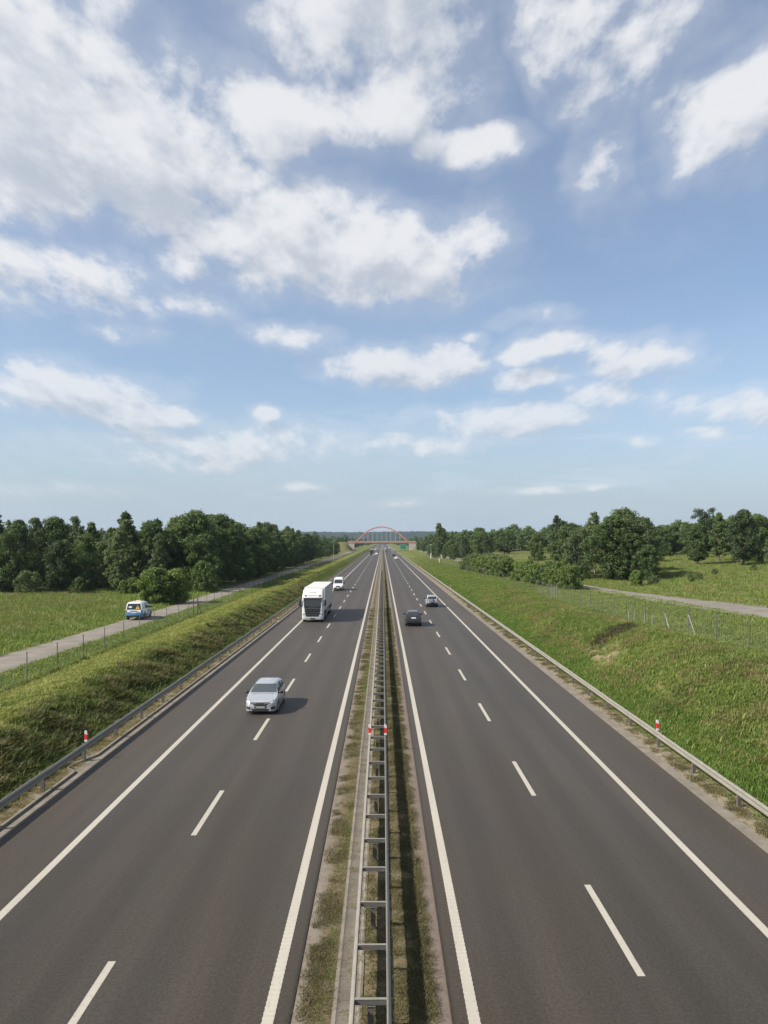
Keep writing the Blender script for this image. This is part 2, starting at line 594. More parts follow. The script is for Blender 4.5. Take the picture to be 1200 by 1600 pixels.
def leaf_mat(name, c0, c1, trans=0.35, rand=0.25):
    m = bpy.data.materials.new(name)
    m.use_nodes = True
    g = NT(m.node_tree)
    nd = m.node_tree.nodes
    nd.remove(nd['Principled BSDF'])
    out = nd['Material Output']
    geo = g.node('ShaderNodeNewGeometry')
    oi = g.node('ShaderNodeObjectInfo')
    if name.startswith('blade'):
        rand *= 0.45
        n = g.noise(geo.outputs['Position'], 0.30, 5, 0.62)
        k = g.m('MULTIPLY_ADD', geo.outputs['Random Per Island'], 0.30, g.m('MULTIPLY_ADD', n, 2.6, -0.95), clamp=True)
    else:
        n = g.noise(geo.outputs['Position'], 0.9, 3, 0.6)
        k = g.m('MULTIPLY_ADD', geo.outputs['Random Per Island'], 0.6, g.m('MULTIPLY_ADD', n, 0.9, -0.25), clamp=True)
    c = g.mix(k, c0, c1)
    f = g.m('MULTIPLY_ADD', oi.outputs['Random'], 2 * rand, 1 - rand)
    f2 = g.m('MULTIPLY_ADD', oi.outputs['Random'], -0.35 * rand, 1 + 0.2 * rand)
    c = g.v('MULTIPLY', c, g.comb(f, g.m('MULTIPLY', f, f2), g.m('MULTIPLY', f, f2)))
    d = g.node('ShaderNodeBsdfDiffuse')
    t = g.node('ShaderNodeBsdfTranslucent')
    gl = g.node('ShaderNodeBsdfGlossy')
    gl.inputs['Roughness'].default_value = 0.65
    gl.inputs['Color'].default_value = (0.6, 0.65, 0.6, 1)
    g.l.new(c, d.inputs[0])
    tcl = g.v('MULTIPLY', c, (1.25, 1.35, 0.7))
    g.l.new(tcl, t.inputs[0])
    mx = g.node('ShaderNodeMixShader'); mx.inputs[0].default_value = trans
    g.l.new(d.outputs[0], mx.inputs[1]); g.l.new(t.outputs[0], mx.inputs[2])
    m2 = g.node('ShaderNodeMixShader'); m2.inputs[0].default_value = 0.04
    g.l.new(mx.outputs[0], m2.inputs[1]); g.l.new(gl.outputs[0], m2.inputs[2])
    g.l.new(m2.outputs[0], out.inputs[0])
    MATS[name] = m
    return m


LEAF_DARK = leaf_mat('leaf_dark', (0.036, 0.060, 0.018), (0.072, 0.108, 0.030))
LEAF_MID = leaf_mat('leaf_mid', (0.050, 0.082, 0.022), (0.100, 0.145, 0.036))
LEAF_PALE = leaf_mat('leaf_pale', (0.062, 0.092, 0.034), (0.118, 0.155, 0.058))
LEAF_BRIGHT = leaf_mat('leaf_bright', (0.072, 0.115, 0.022), (0.140, 0.190, 0.042))
NEEDLE = leaf_mat('needle', (0.026, 0.046, 0.020), (0.046, 0.072, 0.028), 0.2)
BLADE_GREEN = leaf_mat('blade_green', (0.1049, 0.1538, 0.0264), (0.1749, 0.2145, 0.0495), 0.3, 0.25)
BLADE_LONG = leaf_mat('blade_long', (0.0909, 0.1336, 0.0224), (0.1749, 0.2023, 0.0462), 0.3, 0.30)
BLADE_SHADE = leaf_mat('blade_deep', (0.0721, 0.1061, 0.0228), (0.1404, 0.1592, 0.0455), 0.3, 0.3)  # unmown grass in darker green that carries the bank face's shade
BLADE_BROWN = leaf_mat('blade_brown', (0.0862, 0.0782, 0.0276), (0.1552, 0.1288, 0.0529), 0.25, 0.3)
BLADE_LUSH = leaf_mat('blade_lush', (0.0840, 0.1497, 0.0231), (0.1399, 0.2104, 0.0396), 0.3, 0.25)
BLADE_OLIVE = leaf_mat('blade_olive', (0.0744, 0.0700, 0.0248), (0.1302, 0.1064, 0.0496), 0.25, 0.3)
BLADE_DRY = leaf_mat('blade_dry', (0.1612, 0.1333, 0.0527), (0.2480, 0.1984, 0.0930), 0.25, 0.25)
BLADE_MOWN = leaf_mat('blade_mown', (0.1650, 0.1950, 0.0380), (0.2600, 0.2550, 0.0760), 0.3, 0.2)
BLADE_WEED = leaf_mat('blade_weed', (0.0480, 0.0400, 0.0170), (0.0800, 0.0620, 0.0290), 0.25, 0.3)
BARK = mat('bark', (0.11, 0.085, 0.062), 0.9, var=0.3, vscale=6)
BARK_PALE = mat('bark_pale', (0.16, 0.15, 0.13), 0.85, var=0.35, vscale=5)

GALV = mat('galvanised_steel', (0.202, 0.190, 0.160), 0.58, 0.12, var=0.14, vscale=2.5)
GALV_DULL = mat('dull_galvanised_steel', (0.24, 0.24, 0.23), 0.6, 0.25, var=0.14, vscale=3)
GALV_POST = mat('weathered_post_shaded_bar_steel', (0.10, 0.094, 0.085), 0.65, 0.1, var=0.15, vscale=5)
WHITE = mat('white_plastic', (0.60, 0.60, 0.58), 0.45, var=0.05)
RED = mat('red_reflector', (0.62, 0.03, 0.03), 0.35)
RUBBER = mat('rubber', (0.018, 0.018, 0.019), 0.75)
BLACK = mat('black_plastic', (0.016, 0.016, 0.017), 0.45)
GLASS = mat('tinted_glass', (0.022, 0.028, 0.030), 0.04, spec=0.75)
GLASS_CAR = mat('windscreen_glass', (0.055, 0.068, 0.068), 0.04, spec=0.9)
ALLOY = mat('alloy', (0.55, 0.55, 0.56), 0.3, 0.8)
ALLOY_DARK = mat('dark_alloy', (0.10, 0.10, 0.11), 0.4, 0.6)
CHROME = mat('chrome', (0.75, 0.75, 0.76), 0.15, 1.0)
LAMP = mat('headlamp_glass', (0.62, 0.65, 0.68), 0.08, 0.3, spec=0.8)
LAMP_DARK = mat('dark_lamp', (0.08, 0.09, 0.10), 0.1, spec=0.8)
TAIL = mat('tail_lamp', (0.14, 0.010, 0.010), 0.25)
PLATE = mat('number_plate', (0.55, 0.55, 0.53), 0.5)


def paint(name, c, metal=0.0, rough=0.35):
    return mat('paint_' + name, c, rough, metal, coat=0.7, var=0.02)


# ------------------------------------------------------------------ terrain
def lerp_table(t, x):
    if x <= t[0][0]:
        return t[0][1]
    for (a, za), (b, zb) in zip(t, t[1:]):
        if x <= b:
            k = (x - a) / (b - a)
            return za + (zb - za) * k
    return t[-1][1]


LEFT = [(0, -0.06), (12.45, -0.06), (13.2, 0.02), (13.9, 0.06), (14.6, 0.36), (15.7, 0.95), (16.7, 1.40), (17.6, 1.50), (19.2, 1.28), (20.8, 1.00),
        (22.0, 0.88), (23.2, 0.95), (24.2, 1.08), (28.0, 1.08), (30, 1.05), (45, 1.1), (70, 1.2), (150, 1.5), (400, 2.0), (5000, 3.0)]
RIGHT_S = [(0, 3.0), (45, 3.0), (60, 2.75), (75, 2.36), (95, 2.0), (130, 1.75), (200, 1.5), (350, 1.4), (5000, 1.4)]
BANK = [(12.9, 0.0), (14.0, 0.05), (15.2, 0.24), (17.0, 0.58), (19.0, 0.86), (20.8, 0.98), (22.5, 1.0)]
ROAD_R = [(-40, 118.0), (10, 74.0), (30, 56.0), (45, 46.6), (58, 40.9), (72, 37.2), (90, 34.9), (110, 33.6), (130, 33.1), (200, 31.6), (300, 31.0), (650, 31.0)]
ROAD_L = [(-60, -26.3), (40, -26.2), (90, -25.9), (130, -26.0), (200, -26.2), (420, -25.8), (640, -27.0)]


def smooth(a, b, x):
    t = min(1.0, max(0.0, (x - a) / (b - a)))
    return t * t * (3 - 2 * t)


def rough_z(x, y, amp, sc):
    return amp * mnoise.noise((x * sc, y * sc, 0.3)) + 0.5 * amp * mnoise.noise((x * sc * 2.3, y * sc * 2.3, 5.1))


def ground_z(x, y):
    xr = x - XC
    if xr < 0:
        a = -xr
        z = lerp_table(LEFT, a)
        if 13.9 < a < 22:
            z += (rough_z(x, y, 0.16, 0.55) + 0.16 * mnoise.noise((x * 1.1, y * .8, 4.0))) * smooth(13.9, 15.0, a) * (1 - smooth(18.5, 21.5, a))
        if a > 30:
            z += rough_z(x, y, 0.25, 0.06) * smooth(30, 45, a)
    else:
        s = lerp_table(RIGHT_S, y)
        if xr < 12.6:
            z = -0.06
        elif xr < 22.5:
            z = s * lerp_table(BANK, xr)
            z += rough_z(x, y, 0.13, 0.6) * smooth(14.0, 15.5, xr)
        else:
            rz = max(s, 2.0 + 0.9 * smooth(140, 60, y))
            k = smooth(23.5, 30.0, xr)
            z = s + (rz - s) * k
            rx = lerp_table(ROAD_R, y)
            d = x - rx - 3.5
            if d > 0:
                z += min(3.6, 0.042 * min(d, 150)) + max(0.0, 0.009 * (y - 100)) * smooth(0, 30, d) * (1 - smooth(260, 420, y))
                z += rough_z(x, y, 0.55, 0.045) * smooth(3, 20, d) + rough_z(x, y, 0.15, 0.22) * smooth(1, 6, d)
    # the ramps that carry the side road over the motorway
    if 640 < y < 780 and abs(xr) > 20:
        side = smooth(24, 34, abs(xr)) * (1 - smooth(180, 420, abs(xr)))
        across = smooth(672, 694, y) * (1 - smooth(708, 734, y))
        z = max(z, 9.3 * side * across)
    return z


def cover(x, y):
    xr = x - XC
    mown = bare = dry = 0.0
    if xr < 0:
        a = -xr
        aa = a + .9 * mnoise.noise((x * .35, y * .35, 2.2))
        mown = smooth(16.0, 17.0, aa) * (1 - smooth(21.9, 22.3, a)) * (1 - smooth(150, 300, y) * 0.6)
        dry = 0.25 if 14 < a < 17 else (0.35 * smooth(34, 50, a))
        if 12.4 < a < 13.9:
            bare = 0.6 * (1 - smooth(13.2, 13.9, a))
    else:
        if 13.0 < xr < 14.3:
            bare = 0.5
        if 14.2 < xr < 22:
            dry = 0.85 * smooth(14.6, 16.5, xr) * (1 - smooth(19.5, 21.5, xr)) * (1 - smooth(60, 95, y))
        # the scraped sandy patch on the bank
        q = ((xr - 16.3) / 1.9) ** 2 + ((y - 56.5) / 5.0) ** 2
        bare = max(bare, 1.0 - smooth(0.3, 1.0, q))
        q = ((xr - 16.6) / 0.8) ** 2 + ((y - 30.6) / 2.2) ** 2
        bare = max(bare, 0.8 * (1.0 - smooth(0.3, 1.0, q)))
        q = ((xr - 43) / 9.0) ** 2 + ((y - 128) / 9.0) ** 2
        dry = max(dry, 0.9 * (1.0 - smooth(0.3, 1.0, q)))
        if xr > 38:
            dry = max(dry, 0.45)
    if 645 < y < 775 and abs(xr) > 22:
        dry = max(dry, .9)
    return mown, bare, dry


def build_ground():
    def axis(segs):
        out = []
        for a, b, st in segs:
            n = max(1, round((b - a) / st))
            out += [a + (b - a) * i / n for i in range(n)]
        out.append(segs[-1][1])
        return out
    xs = axis([(-3800, -600, 260), (-600, -160, 40), (-160, -60, 6), (-60, -30, 2.2), (-30, -23, 0.9), (-23, -12, 0.42), (-12, 12, 8), (12, 24, 0.42), (24, 45, 1.2),
               (45, 120, 3.0), (120, 300, 12), (300, 3800, 250)])
    ys = axis([(-200, 0, 20), (0, 20, 4), (20, 80, 0.65), (80, 150, 1.4), (150, 300, 4), (300, 640, 12), (640, 780, 6), (780, 1500, 60), (1500, 3900, 240)])
    nx, ny = len(xs), len(ys)
    V = [(x, y, ground_z(x, y)) for y in ys for x in xs]
    F = [(j * nx + i, j * nx + i + 1, (j + 1) * nx + i + 1, (j + 1) * nx + i) for j in range(ny - 1) for i in range(nx - 1)]
    me = bpy.data.meshes.new('ground')
    me.from_pydata(V, [], F)
    me.materials.append(GROUND)
    me.polygons.foreach_set('use_smooth', [True] * len(F))
    at = me.attributes.new('cover', 'FLOAT_VECTOR', 'POINT')
    at.data.foreach_set('vector', np.array([cover(x, y) for y in ys for x in xs], dtype=np.float32).ravel())
    o = link('ground', me)
    o['kind'] = 'structure'


build_ground()


# ------------------------------------------------------------------ carriageways and markings
Y0, Y1 = -30.0, 3600.0


def strip(x0, x1, y0, y1, z, n=1):
    mb = MB()
    ys = [y0 + (y1 - y0) * i / n for i in range(n + 1)]
    v = [(x, y, z) for y in ys for x in (x0, x1)]
    f = [(2 * i, 2 * i + 1, 2 * i + 3, 2 * i + 2) for i in range(n)]
    return mb.add(v, f)


ROAD_EDGE_OUT, ROAD_EDGE_IN = 12.15, 1.63
roads = []
for sgn, nm in ((-1, 'oncoming_carriageway'), (1, 'outgoing_carriageway')):
    a, b = XC + sgn * ROAD_EDGE_IN, XC + sgn * ROAD_EDGE_OUT
    x0, x1 = min(a, b), max(a, b)
    mb = MB()
    ylist = [Y0, 0, 20, 40, 60, 90, 130, 200, 300, 500, 800, 1400, Y1]
    for ya, yb in zip(ylist, ylist[1:]):
        mb.add([(x0, ya, 0), (x1, ya, 0), (x1, yb, 0), (x0, yb, 0)], [(0, 1, 2, 3)])
    # worn layer edges down to the soil
    mb.add([(x0, Y0, 0), (x0, Y1, 0), (x0, Y1, -0.08), (x0, Y0, -0.08)], [(0, 1, 2, 3)])
    mb.add([(x1, Y0, 0), (x1, Y1, 0), (x1, Y1, -0.08), (x1, Y0, -0.08)], [(0, 1, 2, 3)])
    roads.append(struct(nm, mb, ASPHALT))

LINE_W = 0.235
for sgn, road in ((-1, roads[0]), (1, roads[1])):
    for off, ribs in ((2.08, True), (9.62 if sgn < 0 else 9.72, False)):
        xm = XC + sgn * off
        mb = strip(xm - LINE_W / 2, xm + LINE_W / 2, Y0, Y1, 0.004, 60)
        if ribs:                                   # raised bars of the profiled line
            y = 8.0
            while y < 62:
                mb.add([(xm - 0.125, y, 0.004), (xm + 0.125, y, 0.004), (xm + 0.125, y + 0.012, 0.011), (xm - 0.125, y + 0.012, 0.011),
                        (xm - 0.125, y + 0.038, 0.011), (xm + 0.125, y + 0.038, 0.011), (xm - 0.125, y + 0.05, 0.004), (xm + 0.125, y + 0.05, 0.004)],
                       [(0, 1, 2, 3), (3, 2, 5, 4), (4, 5, 7, 6)])
                y += 0.18
        o = mb.build('edge_line', PAINT, road)
    # lane dashes 4 m long every 12 m
    first = 1.0 if sgn < 0 else 4.9
    xm = XC + sgn * 5.98
    me = bpy.data.meshes.new('lane_dash')
    w = 0.088
    DL = 4.5
    me.from_pydata([(-w, 0, 0.004), (w, 0, 0.004), (w, DL, 0.004), (-w, DL, 0.004), (-w, 2, 0.004), (w, 2, 0.004)], [], [(0, 1, 5, 4), (4, 5, 2, 3)])
    me.materials.append(PAINT)
    far = MB()
    k = 0
    while True:
        y = first + 12 * k - 24
        k += 1
        if y > 1300:
            break
        if y < 200:
            o = link('lane_dash', me, road, (xm, y, 0))
        else:
            far.add([(xm - w, y, 0.004), (xm + w, y, 0.004), (xm + w, y + DL, 0.004), (xm - w, y + DL, 0.004)], [(0, 1, 2, 3)])
    o = far.build('distant_lane_dashes', PAINT, road)
    o['kind'] = 'stuff'

# central strip: soil sheet with a gentle crown and the concrete channel on its left half
mb = MB()
prof = [(-1.70, -0.05), (-1.62, -0.022), (-1.3, 0.0), (-0.80, 0.02), (-0.72, -0.02), (-0.22, -0.02), (-0.16, 0.04), (0.2, 0.06), (0.7, 0.05), (1.2, 0.02), (1.6, -0.022), (1.70, -0.05)]
ylist = [Y0] + [5 + 1.0 * i for i in range(76)] + [85, 100, 130, 180, 260, 400, 700, 1300, Y1]
rows = []
for y in ylist:
    rows.append([(XC + x, y, z + (0.035 * mnoise.noise((x * 3, y * 1.3, 0)) if abs(x) < 1.5 and z > -0.015 and y < 90 else 0)) for x, z in prof])
n = len(prof)
mb.add([p for r in rows for p in r], [(j * n + i, j * n + i + 1, (j + 1) * n + i + 1, (j + 1) * n + i) for j in range(len(rows) - 1) for i in range(n - 1)])
struct('median_strip', mb, MEDIAN, fix=False, smooth=40)
mb = MB()
prof = [(-0.80, -0.05), (-0.80, 0.040), (-0.72, 0.046), (-0.66, 0.012), (-0.30, 0.012), (-0.245, 0.046), (-0.19, 0.040), (-0.19, -0.05)]
for y in range(4, 90, 4):
    mb.extrude([(XC + x, z) for x, z in prof], y + 0.006, y + 3.994)
mb.extrude([(XC + x, z) for x, z in prof], 92, Y1)
mb.extrude([(XC + x, z) for x, z in prof], Y0, 4)
struct('concrete_channel', mb, CONCRETE, smooth=30)

# verges beside the hard shoulders, the left one with a low kerb that bows out round the drain inlets
def verge(sgn):
    mb = MB()
    y = Y0
    rows = []
    ylist = [Y0, 0, 10] + [16 + 0.8 * i for i in range(90)] + [95, 120, 160, 240, 400, 800, 1600, Y1]
    prof = [(12.10, -0.055), (12.60, 0.005), (13.0, 0.05), (13.35, 0.07), (13.8, 0.02)]
    for y in ylist:
        rows.append([(XC + sgn * x, y, z + (0.03 * mnoise.noise((x * 4, y * 1.5, sgn)) if 12.7 < x < 13.6 and 14 < y < 90 else 0)) for x, z in prof])
    n = len(prof)
    mb.add([p for r in rows for p in r], [(j * n + i, j * n + i + 1, (j + 1) * n + i + 1, (j + 1) * n + i) for j in range(len(rows) - 1) for i in range(n - 1)])
    return mb


struct('oncoming_verge', verge(-1), VERGE, smooth=40)
struct('outgoing_verge', verge(1), VERGE, smooth=40)
mb = MB()
y = 4.0
while y < 90:
    mb.box(XC - 12.50, XC - 12.12, y + .004, y + 2.996, -0.06, 0.014)
    y += 3
mb.box(XC - 12.50, XC - 12.12, 91, Y1, -0.06, 0.014)
struct('gutter_slabs', mb, CONCRETE)
INLETS = [32.3, 92.0, 152.0, 212.0]
path = []
y = 4.0
while y < 260:
    off = 12.52
    for iy in INLETS:
        d = y - iy
        if -0.55 <= d <= 1.9:
            off = 12.52 + 0.48 * max(0.0, min(1.0, (d + 0.55) / 0.35)) * max(0.0, min(1.0, (1.9 - d) / 1.5))
    path.append((off, y))
    y += 0.2 if y < 100 else 0.5
mb = MB()
W, H = 0.12, 0.105
v = []
for off, y in path:
    v += [(XC - off, y, -0.06), (XC - off, y, H - 0.02), (XC - off - 0.02, y, H), (XC - off - W, y, H), (XC - off - W, y, -0.06)]
f = []
for j in range(len(path) - 1):
    for i in range(4):
        f.append((j * 5 + i, j * 5 + i + 1, (j + 1) * 5 + i + 1, (j + 1) * 5 + i))
mb.add(v, f)
mb.box(XC - 12.64, XC - 12.52, 260, Y1, -0.06, H)
struct('kerb', mb, CONCRETE)
mb = MB()
for iy in INLETS:
    mb.box(XC - 13.0, XC - 12.51, iy - 0.5, iy + 1.7, -0.06, 0.0165)
struct('drain_inlet_slabs', mb, CONCRETE)
mb = MB()
y = 4.0
while y < 90:
    mb.box(XC + 12.14, XC + 12.60, y + .004, y + 2.996, -0.06, 0.014)
    y += 3
mb.box(XC + 12.14, XC + 12.60, 91, Y1, -0.06, 0.014)
struct('shoulder_slabs', mb, CONCRETE)


# service roads
def ribbon(table, width_at, z_off, y0, y1, step):
    mb = MB()
    v = []
    y = y0
    ys = []
    while y <= y1:
        ys.append(y); y += step
    for y in ys:
        width = width_at(y)
        x = lerp_table(table, y)
        x2 = lerp_table(table, y + 1); x1 = lerp_table(table, y - 1)
        t = Vector(((x2 - x1) / 2, 1)).normalized()
        nx, ny = t.y, -t.x
        wob = 0.12 * mnoise.noise((y * 0.3, 2.0, 0)); wob2 = 0.12 * mnoise.noise((y * 0.3, 9.0, 0))
        for k, kk in ((-0.5, wob), (-0.25, 0), (0, 0), (0.25, 0), (0.5, wob2)):
            xx, yy = x + nx * (k * width + kk), y + ny * (k * width + kk)
            v.append((xx, yy, ground_z(xx, yy) + z_off + (0.03 if abs(k) < 0.4 else 0.0)))
    n = 5
    f = [(j * n + i, j * n + i + 1, (j + 1) * n + i + 1, (j + 1) * n + i) for j in range(len(ys) - 1) for i in range(n - 1)]
    return mb.add(v, f)


struct('service_road', ribbon(ROAD_L, lambda y: 4.1 + 1.1 * smooth(80, 45, y) if y > 45 else 5.2, 0.03, -20, 640, 3.0), SERVICE, fix=False, smooth=60)
struct('country_lane', ribbon(ROAD_R, lambda y: 4.6 + 5.0 * smooth(116, 70, y) if y > 70 else 9.6, 0.05, 0, 640, 2.0), SERVICE, fix=False, smooth=60)


# ------------------------------------------------------------------ crash barriers
def beam_profile(xf, side, z0=0.44):
    """W-shaped beam: xf is the plane of its back, side +1 / -1 the way its ridges point"""
    fr = [(0, 0), (.03, .012), (.075, .05), (.075, .095), (.012, .14), (.012, .17), (.075, .215), (.075, .26), (.03, .298), (0, .31)]
    bk = [(x - .010, z) for x, z in reversed(fr)]
    bk[0] = (-.010, .305); bk[-1] = (-.010, .005)
    return [(xf + side * x, z0 + z) for x, z in fr + bk]


def copy_part(src, parent, loc=None):
    c = src.copy()
    COL.objects.link(c)
    c.parent = parent
    if loc is not None:
        c.location = loc
    return c


def guard_rail(name, label, x, side, phase, y_first, y_last, bright):
    root = empty(name, (x, 0, 0), label=label, cat='guard rail')
    NEAR = 230
    beam = post = bolt = None
    y = y_first + phase
    k = 0
    while y < NEAR:
        if beam is None:
            beam = MB().extrude(beam_profile(0.0, side, .52), 0.0, 4.02).build('beam', GALV, root)
            beam.location = (0, y, 0)
            xa, xb = sorted((-side * 0.012, -side * 0.142))
            pm = MB()
            pm.box(xa, xb, -0.05, -0.040, -0.2, 0.81)
            pm.box(xa, xa + 0.006, -0.040, 0.05, -0.2, 0.81)
            pm.box(xb - 0.006, xb, -0.040, 0.05, -0.2, 0.81)
            post = pm.build('post', GALV_POST, root)
            post.location = (0, y, 0)
            bolt = MB().tube((side * .012, 0, .675), (side * .034, 0, .675), .02, .016, 6).build('bolt', GALV_DULL, post)
        else:
            b = copy_part(beam, root, (0.004 * (k % 2) * side, y, random.uniform(-.006, .006)))
            b.rotation_euler = (random.uniform(-.0012, .0012), 0, random.uniform(-.0008, .0008))
            p = copy_part(post, root, (0, y, 0))
            p.rotation_euler = (random.uniform(-.012, .012), random.uniform(-.02, .02), random.uniform(-.06, .06))
            if y < 60:
                copy_part(bolt, p)
        y += 4.0
        k += 1
    far = MB()
    far.extrude(beam_profile(0.0, side, .52), y, y_last)
    far.build('distant_beam', GALV, root)['kind'] = 'stuff'
    far = MB()
    while y < 900:
        far.box(min(-side * .015, -side * .14), max(-side * .015, -side * .14), y - .05, y + .05, 0, .80)
        y += 4
    far.build('distant_posts', GALV_POST, root)['kind'] = 'stuff'
    return root


guard_rail('guard_rail', 'grey steel guard rail on short posts along the kerb of the oncoming carriageway', XC - 12.80, +1, 1.4, 8, 3500, False)
guard_rail('guard_rail', 'pale steel guard rail on short posts below the right grass bank', XC + 13.02, -1, 3.5, 8, 3500, True)

root = empty('median_barrier', (XC, 0, 0), label='double steel crash barrier with ladder-like cross bars down the central strip', cat='crash barrier')
HB = 0.40
NEAR = 230
beamL = MB().extrude(beam_profile(-HB + .075, -1), 0, 4.02).build('beam', GALV, root)
beamR = MB().extrude(beam_profile(HB - .075, +1), 0, 4.02).build('beam', GALV, root)
bar = MB()
bar.box(-HB + .085, HB - .085, -0.035, 0.035, 0.735, 0.742)
bar.box(-HB + .085, HB - .085, -0.029, -0.023, 0.63, 0.735, mi=1)
bar.box(-HB + .085, HB - .085, 0.030, 0.035, 0.712, 0.735, mi=1)
bar = bar.build('cross_bar', [GALV, GALV_POST], root)  # web and lip take the darker steel: their shade put into the colour
post = MB()
post.box(-0.06, 0.06, -0.03, -0.023, -0.3, 0.60)
post.box(-0.06, -0.053, -0.023, 0.035, -0.3, 0.60)
post.box(0.053, 0.06, -0.023, 0.035, -0.3, 0.60)
post.box(-0.09, 0.09, -0.045, 0.045, 0.60, 0.607)
post = post.build('post', GALV_POST, root)
y = 2.84
first = True
while y < NEAR:
    for src, dy in ((beamL, 0), (beamR, 0), (bar, 0), (bar, 2.0), (post, 0)):
        c = src if (first and dy == 0) else copy_part(src, root)
        c.location = (0, y + dy, random.uniform(-.004, .004))
        if src is bar:
            c.rotation_euler = (random.uniform(-.01, .01), random.uniform(-.008, .008), random.uniform(-.006, .006))
    first = False
    y += 4.0
far = MB()
far.extrude(beam_profile(-HB + .075, -1), y, 3500)
far.extrude(beam_profile(HB - .075, +1), y, 3500)
far.build('distant_beams', GALV, root)['kind'] = 'stuff'
far = MB()
while y < 700:
    far.box(-HB + .085, HB - .085, y - .05, y + .05, 0.62, 0.742)
    y += 2
far.build('distant_cross_bars', GALV, root)['kind'] = 'stuff'


# reflector posts clipped to the barriers every hundred metres
def delineator(loc, face, label, group):
    root = empty('reflector_post', loc, label=label, cat='reflector post', group=group)
    prof = [(-.06, 0), (.06, 0), (.06, .40), (.035, .475), (-.035, .495), (-.06, .46)]
    v = [(x, -.022, z) for x, z in prof] + [(x, .022, z) for x, z in prof]
    n = len(prof)
    f = [tuple(range(n)), tuple(range(2 * n - 1, n - 1, -1))] + [(i, (i + 1) % n, n + (i + 1) % n, n + i) for i in range(n)]
    MB().add(v, f).build('post_body', WHITE, root)
    b = MB()
    s = face
    b.add([(-.063, -.026, .10), (.063, -.026, .10), (.063, -.026, .30), (-.063, -.026, .36), (-.063, .026, .10), (.063, .026, .10), (.063, .026, .30), (-.063, .026, .36)],
          [(0, 1, 2, 3), (5, 4, 7, 6), (0, 3, 7, 4), (1, 5, 6, 2), (3, 2, 6, 7), (0, 4, 5, 1)])
    b.build('reflector_band', RED, root)
    c = MB().box(-.03, .03, -.02, .02, -.22, 0.005)
    c.build('bracket', GALV_DULL, root)
    return root


for i, yy in enumerate((33.6, 133.6, 233.6)):
    wh = ('beside the kerb inlet nearest the viewer', 'abreast of the white van', 'far along the oncoming kerb')[i]
    delineator((XC - 12.86, yy, .82), 1, 'red and white reflector post on the left rail ' + wh, 'reflector posts on the guard rails')
for i, yy in enumerate((35.6, 144.0, 256.0)):
    wh = ('nearest below the bank', 'second beyond the silver off-roader', 'third of its row along the bank')[i]
    delineator((XC + 13.08, yy, .82), 1, 'red and white reflector post on the right rail, ' + wh, 'reflector posts on the guard rails')
for sx, wh in ((-1, 'left beam'), (1, 'right beam')):
    delineator((XC + sx * .36, 35.1, .735), 1, 'red and white reflector post clipped on the %s of the central barrier' % wh, 'reflector posts on the central barrier')


# ------------------------------------------------------------------ wire fences
def fence(name, label, line, y0, y1, gap, h, sag=0.02, lean=0.014, rail_mat=GALV_POST):
    root = empty(name, (0, 0, 0), label=label, cat='fence')
    ys = []
    y = y0
    while y < y1:
        ys.append(y)
        y += gap
    me = None
    pts = []
    for y in ys:
        x = line(y)
        z = ground_z(x, y)
        pts.append(Vector((x, y, z)))
        if me is None:
            o = MB().tube((0, 0, -.3), (0, 0, h), .035, .033, 6).build('post', rail_mat, root, smooth=40)
            me = o.data
        else:
            o = link('post', me, root)
        o.location = (x, y, z)
        o.rotation_euler = (random.uniform(-lean, lean), random.uniform(-lean, lean), 0)
    w = MB()
    nrow = 9
    for a, b in zip(pts, pts[1:]):
        far = a.y > 110
        rows = [0.08, 0.2, 0.32, 0.46, 0.62, 0.82, 1.05, 1.35, h - .06]
        for r in (rows[::2] if far else rows):
            w.tube(a + Vector((0, 0, r)), b + Vector((0, 0, r)), 0.0032 if not far else .005, n=3, caps=False)
        if not far:
            m = int(gap / 0.3)
            for i in range(1, m):
                p = a.lerp(b, i / m)
                w.tube(p + Vector((0, 0, .05)), p + Vector((0, 0, h - .06)), .0022, n=3, caps=False)
    o = w.build('wire_mesh', GALV_DULL, root, fix=False)
    o['kind'] = 'stuff'
    return root, pts


fl, ptsl = fence('wire_fence', 'tall thin-posted wire fence between the service road and the mown bank', lambda y: -22.0 + 0.25 * math.sin(y * .05), 33.2, 640, 4.5, 1.95)


def line_r(y):
    return 22.4 + (0.5 * smooth(60, 95, y)) + 0.2 * math.sin(y * .06)


fr, ptsr = fence('wire_fence', 'thin-posted wire fence along the top of the right grass bank', line_r, 33.2, 400, 4.5, 1.95)
# braces and the strainer frames the photo shows
br = MB()
for y in (55.7,):
    x = line_r(y); z = ground_z(x, y)
    br.tube((x, y, z + 1.45), (x + .05, y - 1.25, z - .05), .03, n=6)
    br.tube((x, y, z + 1.45), (x + .05, y + 1.25, z - .05), .03, n=6)
br.build('brace', GALV_DULL, fr)
br = MB()
y = 60.2; x = line_r(y); z = ground_z(x, y)
br.tube((x, y, z + 1.2), (x - .05, y - 1.15, z - .05), .03, n=6)
br.build('brace', GALV_DULL, fr)
for yy in (62.0, 63.8, 66.4, 68.0):
    x = line_r(yy) - 0.35
    MB().tube((0, 0, -.2), (0, 0, .95), .035, n=6).build('short_post', GALV_DULL, fr).location = (x, yy, ground_z(x, yy))
for yy in (86.9, 88.8):
    x = -21.6; z = ground_z(x, yy)
    MB().tube((x, yy, z - .2), (x, yy, z + 2.3), .06, n=8).build('strainer_post', GALV_POST, fl)
MB().tube((-21.6, 88.8, 1.9 + .9), (-21.5, 90.4, .95), .035, n=6).build('brace', GALV_POST, fl)

